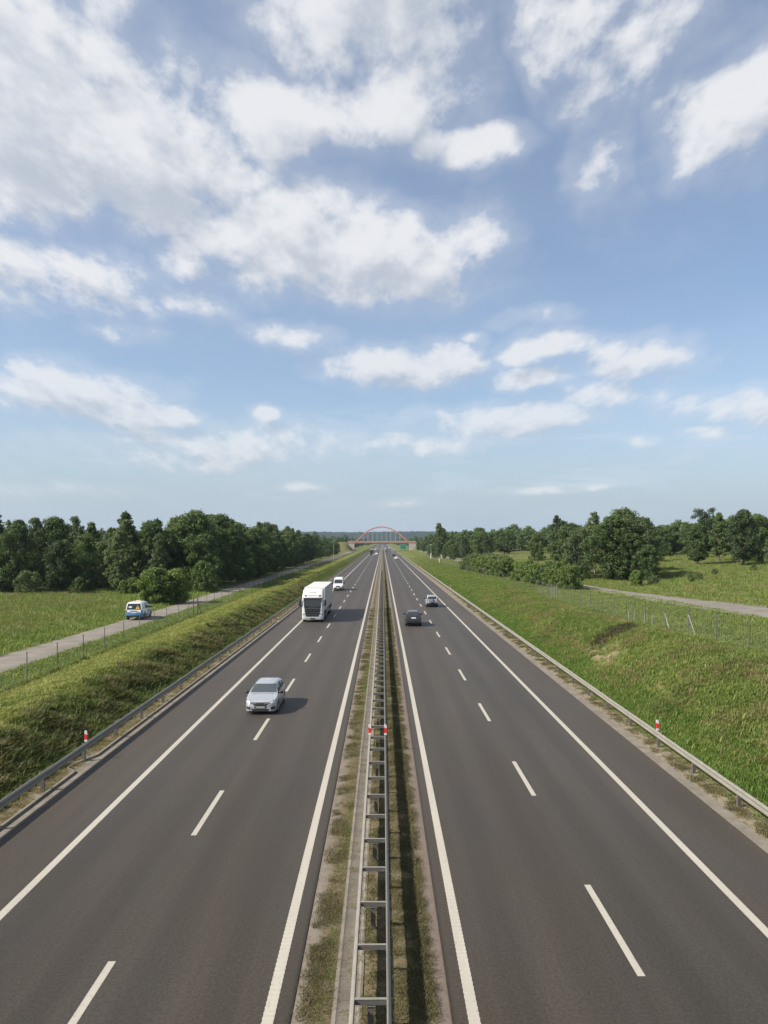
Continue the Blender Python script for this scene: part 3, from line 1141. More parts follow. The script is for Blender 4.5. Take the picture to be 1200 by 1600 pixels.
# wicket gate standing in the right fence
x, y = line_r(101) - 0.1, 101.0
gate = empty('fence_gate', (x, y, ground_z(x, y)), R(80), label='pale steel barred gate standing in the fence on the right bank before the shrubs', cat='gate')
fm = MB()
fm.tube((-.6, 0, -.1), (-.6, 0, 2.0), .05, n=8)
fm.tube((.6, 0, -.1), (.6, 0, 2.0), .05, n=8)
fm.tube((-.6, 0, 1.9), (.6, 0, 1.9), .03, n=6)
fm.tube((-.6, 0, .15), (.6, 0, .15), .03, n=6)
fm.build('gate_frame', GALV, gate)
bme = None
for i in range(7):
    xx = -.45 + .15 * i
    if bme is None:
        o = MB().tube((0, 0, .15), (0, 0, 1.9), .022, n=6).build('gate_bar', GALV, gate)
        bme = o.data
    else:
        o = link('gate_bar', bme, gate)
    o.location = (xx, 0, 0)
gate.rotation_euler = (0, 0, R(38))


# ------------------------------------------------------------------ the arched road bridge
BR_Y = 700.0
SALMON = mat('salmon_steel', (0.46, 0.19, 0.135), 0.55, var=0.08, vscale=.4)
SALMON_SUNLIT = mat('sunlit_salmon_steel', (0.47, 0.27, 0.205), 0.6, var=0.08, vscale=.4)  # paler copy: light on the tie girder put into the colour
HANGER = mat('hanger_steel', (0.45, 0.45, 0.45), 0.5)
CONC = mat('bridge_concrete', (0.36, 0.335, 0.295), 0.9, var=0.15, vscale=.5)
bx = -1.0
bridge = empty('arch_bridge', (bx, BR_Y, 0), label='salmon red tied-arch road bridge spanning the motorway far ahead', cat='bridge')
MB().box(-31, 31, -6.2, 6.2, 7.75, 8.75).build('deck', SALMON, bridge)
for s in (-1, 1):
    MB().box(-31, 31, s * 6.21 - .25, s * 6.21 + .25, 8.5, 9.75).build('edge_girder', SALMON_SUNLIT, bridge)
    m = MB()
    N = 28
    span, rise, zb = 23.6, 13.6, 9.3
    for i in range(N):
        t0, t1 = -1 + 2 * i / N, -1 + 2 * (i + 1) / N
        p0, p1 = (span * t0, rise * (1 - t0 * t0) + zb), (span * t1, rise * (1 - t1 * t1) + zb)
        n0 = Vector((2 * rise * t0 / span, 1)).normalized(); n1 = Vector((2 * rise * t1 / span, 1)).normalized()
        v = []
        for (p, nn) in ((p0, n0), (p1, n1)):
            for a in (-.40, .40):
                for yy in (-.40, .40):
                    v.append((p[0] + nn.x * a, s * 6.2 + yy, p[1] + nn.y * a))
        m.add(v, [(0, 1, 5, 4), (2, 6, 7, 3), (0, 4, 6, 2), (1, 3, 7, 5)])
    m.build('arch', SALMON, bridge)
    for i in range(9):
        xx = -16.8 + 4.2 * i
        zt = rise * (1 - (xx / span) ** 2) + zb
        MB().tube((xx, s * 6.2, 9.6), (xx, s * 6.2, zt), .055, n=6).build('hanger', HANGER, bridge)
    rl = MB()
    rl.box(-31, 31, s * 6.9 - .03, s * 6.9 + .03, 10.0, 10.08)
    for i in range(32):
        rl.box(-31 + 2 * i - .03, -31 + 2 * i + .03, s * 6.9 - .03, s * 6.9 + .03, 8.8, 10.0)
    rl.build('railing', HANGER, bridge)
for s in (-1, 1):
    a = MB()
    a.box(s * 27.2 - 2.4, s * 27.2 + 2.4, -6.6, 6.6, -.5, 7.74)
    a.build('abutment', CONC, bridge)
    for yy in (-9.0, 9.0):
        w = MB()
        q0, q1 = (s * 25.0, yy), (s * 34.0, yy)
        w.add([(s * 25.0, yy - .3, -.5), (s * 25.0, yy + .3, -.5), (s * 25.0, yy + .3, 5.2), (s * 25.0, yy - .3, 5.2),
               (s * 34.0, yy - .3, -.5), (s * 34.0, yy + .3, -.5), (s * 34.0, yy + .3, 8.8), (s * 34.0, yy - .3, 8.8)],
              [(0, 1, 2, 3), (7, 6, 5, 4), (0, 3, 7, 4), (1, 5, 6, 2), (3, 2, 6, 7), (0, 4, 5, 1)])
        w.build('wing_wall', CONC, bridge)

# direction sign ahead of the bridge
sg = empty('road_sign', (18.3, 676, 0), label='large green motorway direction sign on the right verge just before the bridge', cat='road sign')
SIGN_GREEN = mat('sign_green', (0.012, 0.16, 0.10), 0.5)
zb = ground_z(18.3, 676)
MB().bbox(-2.9, 2.9, -.05, .05, 2.4, 6.9, .02).build('sign_panel', SIGN_GREEN, sg)
bo = MB()
bo.box(-2.78, 2.78, -.062, -.051, 6.68, 6.78); bo.box(-2.78, 2.78, -.062, -.051, 2.52, 2.62)
bo.box(-2.78, -2.68, -.062, -.051, 2.62, 6.68); bo.box(2.68, 2.78, -.062, -.051, 2.62, 6.68)
bo.build('border', WHITE, sg)
for xx in (-1.8, 1.8):
    MB().tube((xx, .12, zb - .3), (xx, .12, 6.6), .09, n=8).build('leg', GALV_DULL, sg)

# masts and little marker posts
def mast(loc, h, label, white_foot):
    root = empty('mast', (loc[0], loc[1], ground_z(*loc)), label=label, cat='mast')
    MB().tube((0, 0, -.2), (0, 0, h), .10, .055, 8).build('pole', GALV_DULL, root, smooth=40)
    if white_foot:
        MB().bbox(-.22, .22, -.22, .22, -.1, 2.6, .03).build('cabinet', WHITE, root)
        MB().bbox(-.2, .2, -.14, .14, h - .1, h + .25, .03).build('camera_housing', WHITE, root)
    else:
        MB().tube((0, 0, h - .1), (.9, 0, h + .1), .04, n=6).build('bracket', GALV_DULL, root)


mast((-19.4, 301), 8.6, 'slim grey mast standing on the left bank before the bridge', False)
mast((22.9, 362), 6.6, 'slim mast with a white foot standing on the right bank', True)
for i, (x, y) in enumerate(((21.6, 290), (24.4, 330), (26.6, 345))):
    root = empty('marker_post', (x, y, ground_z(x, y)), label='short white marker post in the grass %s' % ('in front of the white-footed mast', 'right of the white-footed mast', 'farther right of the mast before the trees')[i], cat='marker post')
    MB().tube((0, 0, -.1), (0, 0, 1.5), .10, .10, 8).build('post', WHITE, root)


# ------------------------------------------------------------------ scattering (grass, far woods)
def scatter(name, pts, rot, scl, source, kind='stuff', tilt=None):
    me = bpy.data.meshes.new(name)
    me.from_pydata([tuple(p) for p in pts], [], [])
    a = me.attributes.new('spin', 'FLOAT_VECTOR', 'POINT')
    rv = np.zeros((len(pts), 3), np.float32)
    rv[:, 2] = rot
    if tilt is not None:
        rv[:, 0] = tilt[:, 0]; rv[:, 1] = tilt[:, 1]
    a.data.foreach_set('vector', rv.ravel())
    a = me.attributes.new('size', 'FLOAT_VECTOR', 'POINT')
    a.data.foreach_set('vector', np.asarray(scl, np.float32).ravel())
    o = link(name, me)
    o['kind'] = kind
    gt = bpy.data.node_groups.new(name, 'GeometryNodeTree')
    gt.interface.new_socket('Geometry', in_out='INPUT', socket_type='NodeSocketGeometry')
    gt.interface.new_socket('Geometry', in_out='OUTPUT', socket_type='NodeSocketGeometry')
    gi = gt.nodes.new('NodeGroupInput'); go = gt.nodes.new('NodeGroupOutput')
    io = gt.nodes.new('GeometryNodeInstanceOnPoints')
    oi = gt.nodes.new('GeometryNodeObjectInfo'); oi.inputs['Object'].default_value = source
    oi.inputs['As Instance'].default_value = True
    na = gt.nodes.new('GeometryNodeInputNamedAttribute'); na.data_type = 'FLOAT_VECTOR'; na.inputs['Name'].default_value = 'spin'
    nb = gt.nodes.new('GeometryNodeInputNamedAttribute'); nb.data_type = 'FLOAT_VECTOR'; nb.inputs['Name'].default_value = 'size'
    L = gt.links.new
    L(gi.outputs[0], io.inputs['Points'])
    L(oi.outputs['Geometry'], io.inputs['Instance'])
    L(na.outputs[0], io.inputs['Rotation'])
    L(nb.outputs[0], io.inputs['Scale'])
    L(io.outputs[0], go.inputs[0])
    md = o.modifiers.new('scatter', 'NODES')
    md.node_group = gt
    return o


def tuft(name, n, h, w, spread, material, lean=0.5):
    mb = MB()
    for i in range(n):
        a = random.uniform(0, 2 * math.pi)
        r = spread * math.sqrt(random.random())
        px, py = r * math.cos(a), r * math.sin(a)
        hh = h * random.uniform(.55, 1.15)
        d = random.uniform(0, 2 * math.pi)
        ln = lean * random.uniform(.3, 1.2) * hh
        dx, dy = math.cos(d), math.sin(d)
        sx, sy = -dy * w / 2, dx * w / 2
        m = (px + dx * ln * .3, py + dy * ln * .3, hh * .6)
        t = (px + dx * ln, py + dy * ln, hh)
        mb.add([(px - sx, py - sy, -.03), (px + sx, py + sy, -.03), (m[0] + sx * .8, m[1] + sy * .8, m[2]), (m[0] - sx * .8, m[1] - sy * .8, m[2]), t],
               [(0, 1, 2, 3), (3, 2, 4)])
    me = mb.mesh(name)
    me.materials.append(material)
    return bpy.data.objects.new(name, me)          # only a source for the scatter, not linked


def sample_region(n, fx, y0, y1, power=1.0):
    """random points, denser near y0"""
    u = rng.random(n)
    y = y0 + (y1 - y0) * u ** power
    x = np.array([fx(rng.random(), yy) for yy in y])
    return x, y


def grass(name, n, fx, y0, y1, power, src, smin, smax, zfun=ground_z, clump=None, flat=1.0, lean_x=0.0, keep=None):
    x, y = sample_region(n, fx, y0, y1, power)
    pts = []
    for a, b in zip(x, y):
        if clump is not None:
            if mnoise.noise((a * clump[0], b * clump[0], clump[2])) < clump[1]:
                continue
        if b > 160 and y1 > 200 and random.random() < .85 * smooth(160, y1, b):
            continue
        if keep is not None and not keep(a, b):
            continue
        pts.append((a, b, zfun(a, b)))
    m = len(pts)
    s = rng.uniform(smin, smax, m)
    scl = np.stack([s, s, s * flat * rng.uniform(.7, 1.2, m)], 1)
    tilt = rng.normal(0, .12, (m, 2))
    if lean_x:
        tilt[:, 1] += lean_x
    return scatter(name, pts, rng.uniform(0, 6.283, m), scl, src, tilt=tilt)


T_LONG = tuft('long_tuft', 24, .30, .032, .28, BLADE_LONG, 1.1)
T_DRY = tuft('dry_tuft', 18, .40, .028, .26, BLADE_DRY, .8)
T_SHADE = tuft('deep_tuft', 24, .24, .034, .30, BLADE_SHADE, 1.7)
T_BROWN = tuft('brown_tuft', 22, .20, .034, .32, BLADE_BROWN, 1.8)
T_LUSH = tuft('lush_tuft', 22, .36, .034, .26, BLADE_LUSH, .8)
T_OLIVE = tuft('olive_tuft', 16, .12, .024, .28, BLADE_OLIVE, 1.1)
T_MICRO = tuft('micro_tuft', 26, .055, .010, .17, BLADE_OLIVE, 1.2)
T_STRAW = tuft('straw_tuft', 18, .05, .009, .16, BLADE_DRY, 1.6)
T_SHORT = tuft('short_tuft', 18, .13, .030, .30, BLADE_GREEN, .9)
T_MOWN = tuft('mown_tuft', 18, .10, .030, .32, BLADE_MOWN, 1.6)
T_WEED = tuft('weed_tuft', 20, .6, .05, .35, BLADE_WEED, .7)
T_MEAD = tuft('meadow_tuft', 26, .38, .05, .7, BLADE_GREEN, .8)
T_MEAD_DRY = tuft('dry_meadow_tuft', 22, .45, .045, .7, BLADE_DRY, .6)


def fx(a, b):
    return lambda u, y: a + (b - a) * u


# left bank: unmown face towards the road, mown top
def below_crest(u, y):
    x = XC - 13.5 - 3.3 * u
    return x


def keep_face(x, y):
    return -(x - XC) + .9 * mnoise.noise((x * .35, y * .35, 2.2)) < 16.7


def keep_top(x, y):
    return -(x - XC) + .9 * mnoise.noise((x * .35, y * .35, 2.2)) > 15.9


def keep_bank(x, y):
    return random.random() > cover(x, y)[1] * .85


grass('bank_grass', 34000, fx(XC - 17.6, XC - 13.5), 22, 330, 1.9, T_SHADE, .55, 1.2, keep=keep_face)
grass('bank_grass', 9000, fx(XC - 17.4, XC - 13.8), 22, 200, 1.6, T_LONG, .5, 1.0, keep=keep_face, clump=(.45, .0, 9.0))
grass('bank_grass', 14000, fx(XC - 17.6, XC - 14.4), 22, 170, 1.5, T_BROWN, .7, 1.5, keep=keep_face, clump=(.4, -.05, 2.0))
grass('bank_grass', 1200, fx(XC - 17.0, XC - 14.4), 22, 120, 1.5, T_WEED, .3, .6, clump=(.5, .12, 5.0))
grass('bank_grass', 32000, fx(XC - 22.2, XC - 15.6), 28, 330, 1.9, T_MOWN, .7, 1.4, keep=keep_top)
grass('bank_grass', 6000, fx(XC - 22.0, XC - 16.2), 28, 160, 1.6, T_SHORT, .6, 1.2, keep=keep_top, clump=(.3, .05, 3.0))
grass('bank_grass', 2200, fx(-22.25, -21.9), 33, 330, 1.6, T_LONG, .6, 1.3)
grass('bank_grass', 14000, fx(-24.4, -22.2), 36, 330, 1.6, T_SHORT, .9, 1.9)
# right bank
grass('bank_grass', 34000, fx(XC + 14.0, XC + 23.0), 20, 420, 1.9, T_LONG, .4, .95, flat=.8, keep=keep_bank)
grass('bank_grass', 12000, fx(XC + 13.8, XC + 23.0), 20, 330, 1.9, T_LUSH, .4, .95, flat=.8, clump=(.28, .02, 5.0), keep=keep_bank)
grass('bank_grass', 7000, fx(XC + 13.8, XC + 15.6), 20, 200, 1.7, T_LUSH, .5, 1.0, flat=.8)
grass('bank_grass', 15000, fx(XC + 14.6, XC + 22.0), 20, 130, 1.4, T_DRY, .35, .85, clump=(.30, .06, 7.0), keep=keep_bank)
grass('bank_grass', 3000, fx(XC + 14.6, XC + 22.0), 20, 130, 1.4, T_SHADE, .6, 1.25, clump=(.22, .2, 11.0))
grass('bank_grass', 16000, fx(XC + 14.0, XC + 34.0), 20, 200, 1.5, T_SHORT, .8, 1.8, keep=keep_bank)
grass('bank_grass', 12000, fx(XC + 22.5, XC + 31.0), 40, 330, 1.5, T_LONG, .4, .9)
# dark weed patch on the right bank
pts = []
while len(pts) < 300:
    t = rng.random(); x = 16.6 + 4.2 * t + rng.normal(0, .25); y = 59.5 + 4.0 * t + rng.normal(0, .8)
    pts.append((x, y, ground_z(x, y)))
s = rng.uniform(.4, .8, len(pts))
scatter('dark_weeds', pts, rng.uniform(0, 6.28, len(pts)), np.stack([s, s, s * .7], 1), T_WEED)
# meadows
grass('meadow_grass', 15000, lambda u, y: -28.5 - u * (10 + .5 * y), 40, 135, 1.0, T_MEAD, .6, 1.2)
grass('meadow_grass', 9000, lambda u, y: -33 - u * (10 + .45 * y), 50, 135, 1.0, T_MEAD_DRY, .5, 1.0, clump=(.12, -.12, 3.0))
grass('meadow_grass', 16000, lambda u, y: lerp_table(ROAD_R, y) + 2.6 + u * (.62 * y), 55, 330, .9, T_MEAD, .6, 1.3)
grass('meadow_grass', 7000, lambda u, y: lerp_table(ROAD_R, y) + 5 + u * (.55 * y), 80, 330, .9, T_MEAD_DRY, .5, 1.1, clump=(.07, .0, 4.0))
# central strip
grass('median_grass', 3000, fx(XC - 1.25, XC - .84), 16, 170, 1.5, T_OLIVE, .18, .42, zfun=lambda x, y: .0, clump=(.6, -.15, 1.0))
grass('median_grass', 1500, fx(XC - .98, XC - .83), 10, 90, 1.1, T_SHORT, .20, .45, zfun=lambda x, y: .0, clump=(.35, -.02, 4.0))
grass('median_grass', 500, fx(XC - 1.15, XC - .84), 10, 60, 1.0, T_LUSH, .12, .28, zfun=lambda x, y: .0, clump=(.4, .12, 4.0))
grass('median_grass', 7500, fx(XC - .16, XC + 1.22), 10, 190, 1.5, T_OLIVE, .22, .62, zfun=lambda x, y: .03, clump=(.9, -.3, 6.0))
grass('median_grass', 3000, fx(XC - .16, XC + 1.22), 10, 170, 1.5, T_SHORT, .2, .5, zfun=lambda x, y: .03, clump=(.5, .02, 8.0))
grass('median_grass', 7000, fx(XC - 1.45, XC - .82), 10, 110, 1.5, T_MICRO, .5, 1.3, zfun=lambda x, y: .0, clump=(1.1, -.05, 1.0))
grass('median_grass', 18000, fx(XC - .16, XC + 1.30), 10, 110, 1.5, T_MICRO, .5, 1.4, zfun=lambda x, y: .035, clump=(1.3, -.22, 6.0))
grass('median_grass', 5000, fx(XC - 1.35, XC + 1.30), 10, 110, 1.5, T_STRAW, .5, 1.2, zfun=lambda x, y: .02, clump=(1.0, .0, 3.0))
# verge weeds under the rails
grass('verge_grass', 1400, fx(XC - 13.6, XC - 12.75), 20, 140, 1.4, T_DRY, .15, .4, zfun=lambda x, y: .04)
grass('verge_grass', 2200, fx(XC + 12.9, XC + 14.0), 20, 140, 1.4, T_DRY, .15, .4, zfun=lambda x, y: .04, clump=(.6, -.1, 1.0))
grass('verge_grass', 5000, fx(XC + 12.75, XC + 13.9), 18, 120, 1.5, T_MICRO, .7, 1.8, zfun=lambda x, y: .05, clump=(1.0, -.05, 3.0))
grass('verge_grass', 4000, fx(XC - 13.7, XC - 12.7), 18, 120, 1.5, T_STRAW, .7, 1.8, zfun=lambda x, y: .05, clump=(1.0, -.1, 5.0))
grass('verge_grass', 1600, fx(XC + 13.1, XC + 14.0), 20, 140, 1.4, T_LONG, .25, .6, zfun=lambda x, y: .03, clump=(.6, -.1, 3.0))


# ------------------------------------------------------------------ trees
def leaves_np(centres, radii, per, size, seed, squash=.85):
    r = np.random.default_rng(seed)
    P = []
    Nn = []
    for c, rad in zip(centres, radii):
        k = max(20, int(per * (rad ** 2)))
        d = r.normal(size=(k, 3)); d /= np.linalg.norm(d, axis=1)[:, None]
        rr = rad * (r.random(k) ** .45)
        p = np.asarray(c) + d * rr[:, None] * np.array([1, 1, squash]) + r.normal(0, .10 * rad, (k, 3))
        nn = d + r.normal(0, .6, (k, 3)) + np.array([0, 0, .35])
        P.append(p); Nn.append(nn)
    P = np.concatenate(P); Nn = np.concatenate(Nn)
    Nn /= np.linalg.norm(Nn, axis=1)[:, None]
    t = r.normal(size=P.shape)
    u = np.cross(Nn, t); u /= np.linalg.norm(u, axis=1)[:, None]
    w = np.cross(Nn, u)
    s = size * r.uniform(.6, 1.3, len(P))[:, None]
    a, b, c, d = P - u * s, P - w * s * .55, P + u * s, P + w * s * .55
    V = np.stack([a, b, c, d], 1).reshape(-1, 3)
    return V


def quads_mesh(name, V, material):
    n = len(V) // 4
    me = bpy.data.meshes.new(name)
    me.vertices.add(len(V)); me.vertices.foreach_set('co', V.astype(np.float32).ravel())
    me.loops.add(len(V)); me.loops.foreach_set('vertex_index', np.arange(len(V), dtype=np.int32))
    me.polygons.add(n); me.polygons.foreach_set('loop_start', np.arange(0, len(V), 4, dtype=np.int32))
    me.update(calc_edges=True)
    me.materials.append(material)
    return me


def make_tree(seed, H, Rm, low, shape, leaf, bark, per=60, size=.26, nclump=46, trunk_r=.18):
    """returns (trunk mesh, crown mesh); low = height where the crown starts, as a share of H"""
    r = random.Random(seed)
    cs, rs, limbs = [], [], []
    for i in range(nclump):
        t = (i + r.random()) / nclump
        z = H * (low + (1 - low) * t)
        if shape == 'round':
            env = Rm * (max(0.0, math.sin(math.pi * (0.12 + 0.86 * t))) ** .6)
        elif shape == 'tall':
            env = Rm * (1 - t) ** .5 * (.55 + .6 * min(1, t * 3))
        elif shape == 'dome':
            env = Rm * 1.12 * math.sqrt(max(0.0, 1 - t * t * t * .9))
        elif shape == 'ball':
            env = Rm * math.sqrt(max(0.05, 1 - (1.7 * t - .7) ** 2)) * .86
        elif shape == 'umbrella':
            env = Rm * (.75 + .25 * r.random()) * (1 if t < .6 else 1.3 - .5 * t)
        a = i * 2.399 + r.uniform(-.5, .5)
        q = env * (r.random() ** .45) * r.uniform(.72, 1.22)
        rad = Rm * r.uniform(.15, .29) * (.9 if shape == 'tall' else 1.0)
        q = max(0, q - rad * .25)
        cs.append((q * math.cos(a), q * math.sin(a), min(z, H - rad * .5)))
        rs.append(rad)
        limbs.append((q, a, z))
    V = leaves_np(cs, rs, per / (Rm * .225) ** 2, size, seed)
    V[:, 2] = np.maximum(V[:, 2], .05)
    crown = quads_mesh('crown', V, leaf)
    tm = MB()
    top = H * (.88 if shape != 'dome' else .6)
    pts = [Vector((0, 0, -.3))]
    bend = Vector((r.uniform(-.04, .04), r.uniform(-.04, .04), 1))
    for k in range(1, 6):
        pts.append(Vector((bend.x * k * top / 5 + r.uniform(-.1, .1), bend.y * k * top / 5 + r.uniform(-.1, .1), top * k / 5)))
    for k in range(5):
        tm.tube(pts[k], pts[k + 1], trunk_r * (1 - k / 5.6), trunk_r * (1 - (k + 1) / 5.6), 7, caps=False)
    for c, (q, a, z) in list(zip(cs, limbs))[::2]:
        zz = max(.4, z - q * .7 - .3)
        k = min(4, int(zz / top * 5))
        f = min(1.0, max(0.0, zz / top * 5 - k))
        s = pts[k].lerp(pts[k + 1], f)
        mid = s.lerp(Vector(c), .55) + Vector((0, 0, -.12 * q))
        tm.tube(s, mid, trunk_r * .38, trunk_r * .26, 5, caps=False)
        tm.tube(mid, c, trunk_r * .26, trunk_r * .1, 5, caps=False)
    trunk = tm.mesh('trunk')
    trunk.materials.append(bark)
    trunk.polygons.foreach_set('use_smooth', [True] * len(trunk.polygons))
    return trunk, crown


TREES = {
    'oak': [make_tree(101, 12, 3.9, .12, 'round', LEAF_DARK, BARK, 140, .19, 92, .22), make_tree(102, 12, 3.4, .14, 'round', LEAF_MID, BARK, 140, .19, 84, .2),
            make_tree(103, 12, 4.2, .08, 'round', LEAF_MID, BARK, 140, .19, 100, .22)],
    'alder': [make_tree(111, 12, 2.5, .13, 'tall', LEAF_MID, BARK, 120, .17, 88, .16), make_tree(112, 12, 2.2, .16, 'tall', LEAF_DARK, BARK, 120, .17, 80, .15),
              make_tree(113, 12, 2.9, .10, 'tall', LEAF_PALE, BARK, 120, .18, 96, .17)],
    'birch': [make_tree(121, 12, 2.1, .2, 'tall', LEAF_PALE, BARK_PALE, 85, .15, 80, .13), make_tree(122, 12, 2.4, .22, 'round', LEAF_PALE, BARK_PALE, 85, .16, 76, .14)],
    'willow': [make_tree(131, 12, 4.4, .04, 'round', LEAF_MID, BARK, 140, .19, 108, .24), make_tree(132, 12, 4.0, .05, 'round', LEAF_PALE, BARK, 135, .18, 100, .22)],
    'pine': [make_tree(141, 12, 3.6, .44, 'umbrella', NEEDLE, BARK, 120, .17, 44, .19), make_tree(142, 12, 2.2, .35, 'tall', NEEDLE, BARK, 120, .17, 60, .17)],
    'shrub': [make_tree(151, 4, 2.1, .08, 'dome', LEAF_MID, BARK, 100, .12, 64, .07), make_tree(152, 4, 1.9, .08, 'dome', LEAF_BRIGHT, BARK, 100, .12, 60, .07),
              make_tree(154, 4, 2.2, .10, 'ball', LEAF_BRIGHT, BARK, 130, .12, 110, .08), make_tree(153, 4, 2.3, .10, 'dome', LEAF_PALE, BARK, 100, .12, 66, .07)],
}


def plant(kind, x, y, h, label, group=None, var=None, wide=1.0, rz=None, name=None):
    vs_ = TREES[kind]
    tr, cr = vs_[var if var is not None else random.randrange(len(vs_))]
    nm = name or {'shrub': 'shrub', 'pine': 'pine_tree'}.get(kind, 'leafy_tree')
    root = empty(nm, (x, y, ground_z(x, y)), rz if rz is not None else random.uniform(0, 6.283), label, 'shrub' if kind == 'shrub' else 'tree', group)
    s = h / (4.0 if kind == 'shrub' else 12.0)
    root.scale = (s * wide, s * wide, s)
    link('trunk', tr, root)
    link('crown', cr, root)
    return root


KIND_WORD = {'oak': 'broad dark', 'alder': 'narrow', 'birch': 'thin pale', 'willow': 'full rounded', 'pine': 'dark needled'}
ROW_WORD = ('front row', 'second row', 'third row', 'back row')
G_LEFT = 'trees of the wood behind the left meadow'
# front row of the wood, then rows behind it
for row, (yb, hh, sp) in enumerate(((128, 10.2, 4.6), (134, 11.4, 4.6), (141, 12.0, 5.2), (150, 12.3, 5.6))):
    x = -104.0 - row * 3
    while x < -36 - row * 0.4:
        k = random.choice(['oak', 'alder', 'alder', 'birch' if row > 0 else 'oak', 'willow'])
        h = hh * random.uniform(.72, 1.18)
        if abs(x + 52.5) < 5 and row < 3:
            h *= .86
        plant(k, x + random.uniform(-1.3, 1.3), yb + random.uniform(-2, 2) + (0.04 * (x + 70)), h, '%s tree in the %s of the wood behind the left meadow' % (KIND_WORD[k], ROW_WORD[row]), G_LEFT, wide=random.uniform(.85, 1.15))
        x += sp * random.uniform(.75, 1.3)
# bushy skirt along the wood's foot
x = -100
while x < -38:
    plant('shrub', x, 124.5 + random.uniform(-1.3, 1.5), random.uniform(2.4, 4.4), 'low shrub at the foot of the wood behind the left meadow', 'shrubs at the foot of the left wood', wide=random.uniform(.9, 1.3))
    x += random.uniform(4.5, 9.0)
# the row along the service road, running on towards the bridge
G_ROW = 'trees lining the left service road'
y = 140
while y < 520:
    for j, (xo, hs) in enumerate(((-31.5, .80), (-36, 1.0), (-42.5, 1.08))):
        if (y > 230 and j == 2) or (y > 330 and j == 1):
            continue
        k = random.choice(['oak', 'alder', 'willow', 'oak', 'birch', 'alder'])
        plant(k, xo + random.uniform(-1.4, 1.2), y + random.uniform(-2, 2), (12.6 - (1.8 if y > 380 else 0)) * hs * random.uniform(.78, 1.16),
              '%s tree, %s along the left service road, %s' % (KIND_WORD[k], ROW_WORD[j], 'nearer than the mast' if y < 300 else 'farther than the mast'), G_ROW, wide=random.uniform(.85, 1.15))
    y += random.uniform(5.2, 7.6) * (1 if y < 330 else 1.3)
plant('shrub', -31.2, 103.6, 4.9, 'round shrub on the left of the pair beside the service road', None, 2, 1.05)
plant('shrub', -28.6, 105.5, 4.7, 'round shrub on the right of the pair beside the service road', None, 2, .92)
plant('shrub', -30.2, 127.5, 5.2, 'tall bright green bush behind the shrub pair by the service road', None, 1, .72)
plant('shrub', -30.4, 133.0, 4.6, 'second bright green bush behind the shrub pair by the service road', None, 0, .8)
plant('shrub', -42.0, 123.5, 2.3, 'small bright bush at the meadow end of the left wood', None, 1, .8)

# right: shrub row behind the fence, the big willows, the wood and the far edge
n = 0
y = 117.0
ORD = ('first', 'second', 'third', 'fourth', 'fifth', 'sixth')
while y < 222:
    t = (y - 117) / 95
    lab = ('%s shrub from the country lane in the row behind the right fence' % ORD[n]) if n < 6 else 'dense green shrub in the front line behind the right fence'
    n += 1
    plant('shrub', 29.2 - 4.6 * t + random.uniform(-.5, .5), y, random.uniform(3.2, 4.6) * (.0 + 1.0), lab, 'shrubs in the row behind the right fence',
          random.choice((0, 1, 1)), wide=random.uniform(.85, 1.15))
    if random.random() < .7:
        plant('shrub', 32.0 - 4.6 * t + random.uniform(-.5, .5), y + 1.5, random.uniform(3.0, 4.6), 'dense green shrub in the row behind the right fence',
              'shrubs in the row behind the right fence', wide=random.uniform(.85, 1.15)) if y > 160 else None
    y += random.uniform(2.3, 3.6)
    if 152 < y < 164:
        y = 166.0
for (x, y, h, k, v) in [(39.0, 152, 10.0, 'willow', 1), (43.5, 144, 11.8, 'willow', 0), (47.0, 148, 13.4, 'willow', 1), (49.0, 145, 11.6, 'willow', 1), (46.0, 141, 8.6, 'oak', 1),
                        (49.5, 152, 11.6, 'alder', 2), (44, 158, 13.2, 'birch', 0), (51, 160, 12.6, 'willow', 1), (40, 166, 10.5, 'willow', 0), (52.0, 163, 10.4, 'oak', 1), (48.5, 139, 6.4, 'willow', 0),
                        (38.0, 158, 8.0, 'oak', 1)]:
    plant(k, x, y, h, '%s tree in the big clump beside the country lane' % KIND_WORD[k], 'trees of the big clump beside the right-hand lane', v, 1.12)
G_RW = 'trees of the wood along the far side of the right field'
for row, (yb, hh, sp) in enumerate(((246, 6.4, 5.0), (268, 8.8, 5.6), (292, 10.4, 6.5))):
    x = 66.0 + row * 4
    while x < (190 if row else 170):
        k = random.choice(['oak', 'oak', 'willow', 'alder', 'birch']) if row else random.choice(['willow', 'oak', 'willow'])
        yy = yb - 0.34 * max(0, x - 118) + random.uniform(-4, 4)
        plant(k, x + random.uniform(-2, 2), yy, hh * random.uniform(.72, 1.12), '%s tree in the %s of the wood across the right field' % (KIND_WORD[k], ROW_WORD[row]), G_RW, wide=random.uniform(1.0, 1.35) * (1.15 if row == 0 else 1))
        x += sp * random.uniform(.7, 1.3)
x = 76.0
while x < 112:
    k = random.choice(['willow', 'willow', 'oak', 'birch'])
    plant(k, x, 233 + random.uniform(-3, 3), random.uniform(6.6, 9.6), '%s bushy tree in the low thicket before the right wood, below the pine' % {'oak': 'dark', 'birch': 'pale', 'willow': 'rounded'}[k],
          'low thicket before the right wood', wide=random.uniform(1.2, 1.6))
    x += random.uniform(3.2, 5.0)
plant('pine', 95.5, 226, 13.6, 'tall pine with a flat dark top rising above the right wood', None, 0, 1.0)
plant('oak', 79.5, 168, 12.0, 'large dark tree standing out at the right edge of the field', None, 0, 1.0)
plant('oak', 86.5, 176, 11.0, 'broad dark tree behind the large one at the right edge of the field', None, 2, 1.0)
plant('oak', 74.5, 180, 9.6, 'broad tree left of the large dark one at the right edge of the field', None, 1, 1.15)
plant('alder', 83.0, 188, 11.8, 'slender tree rising behind the large dark one at the right edge', None, 0, 1.2)
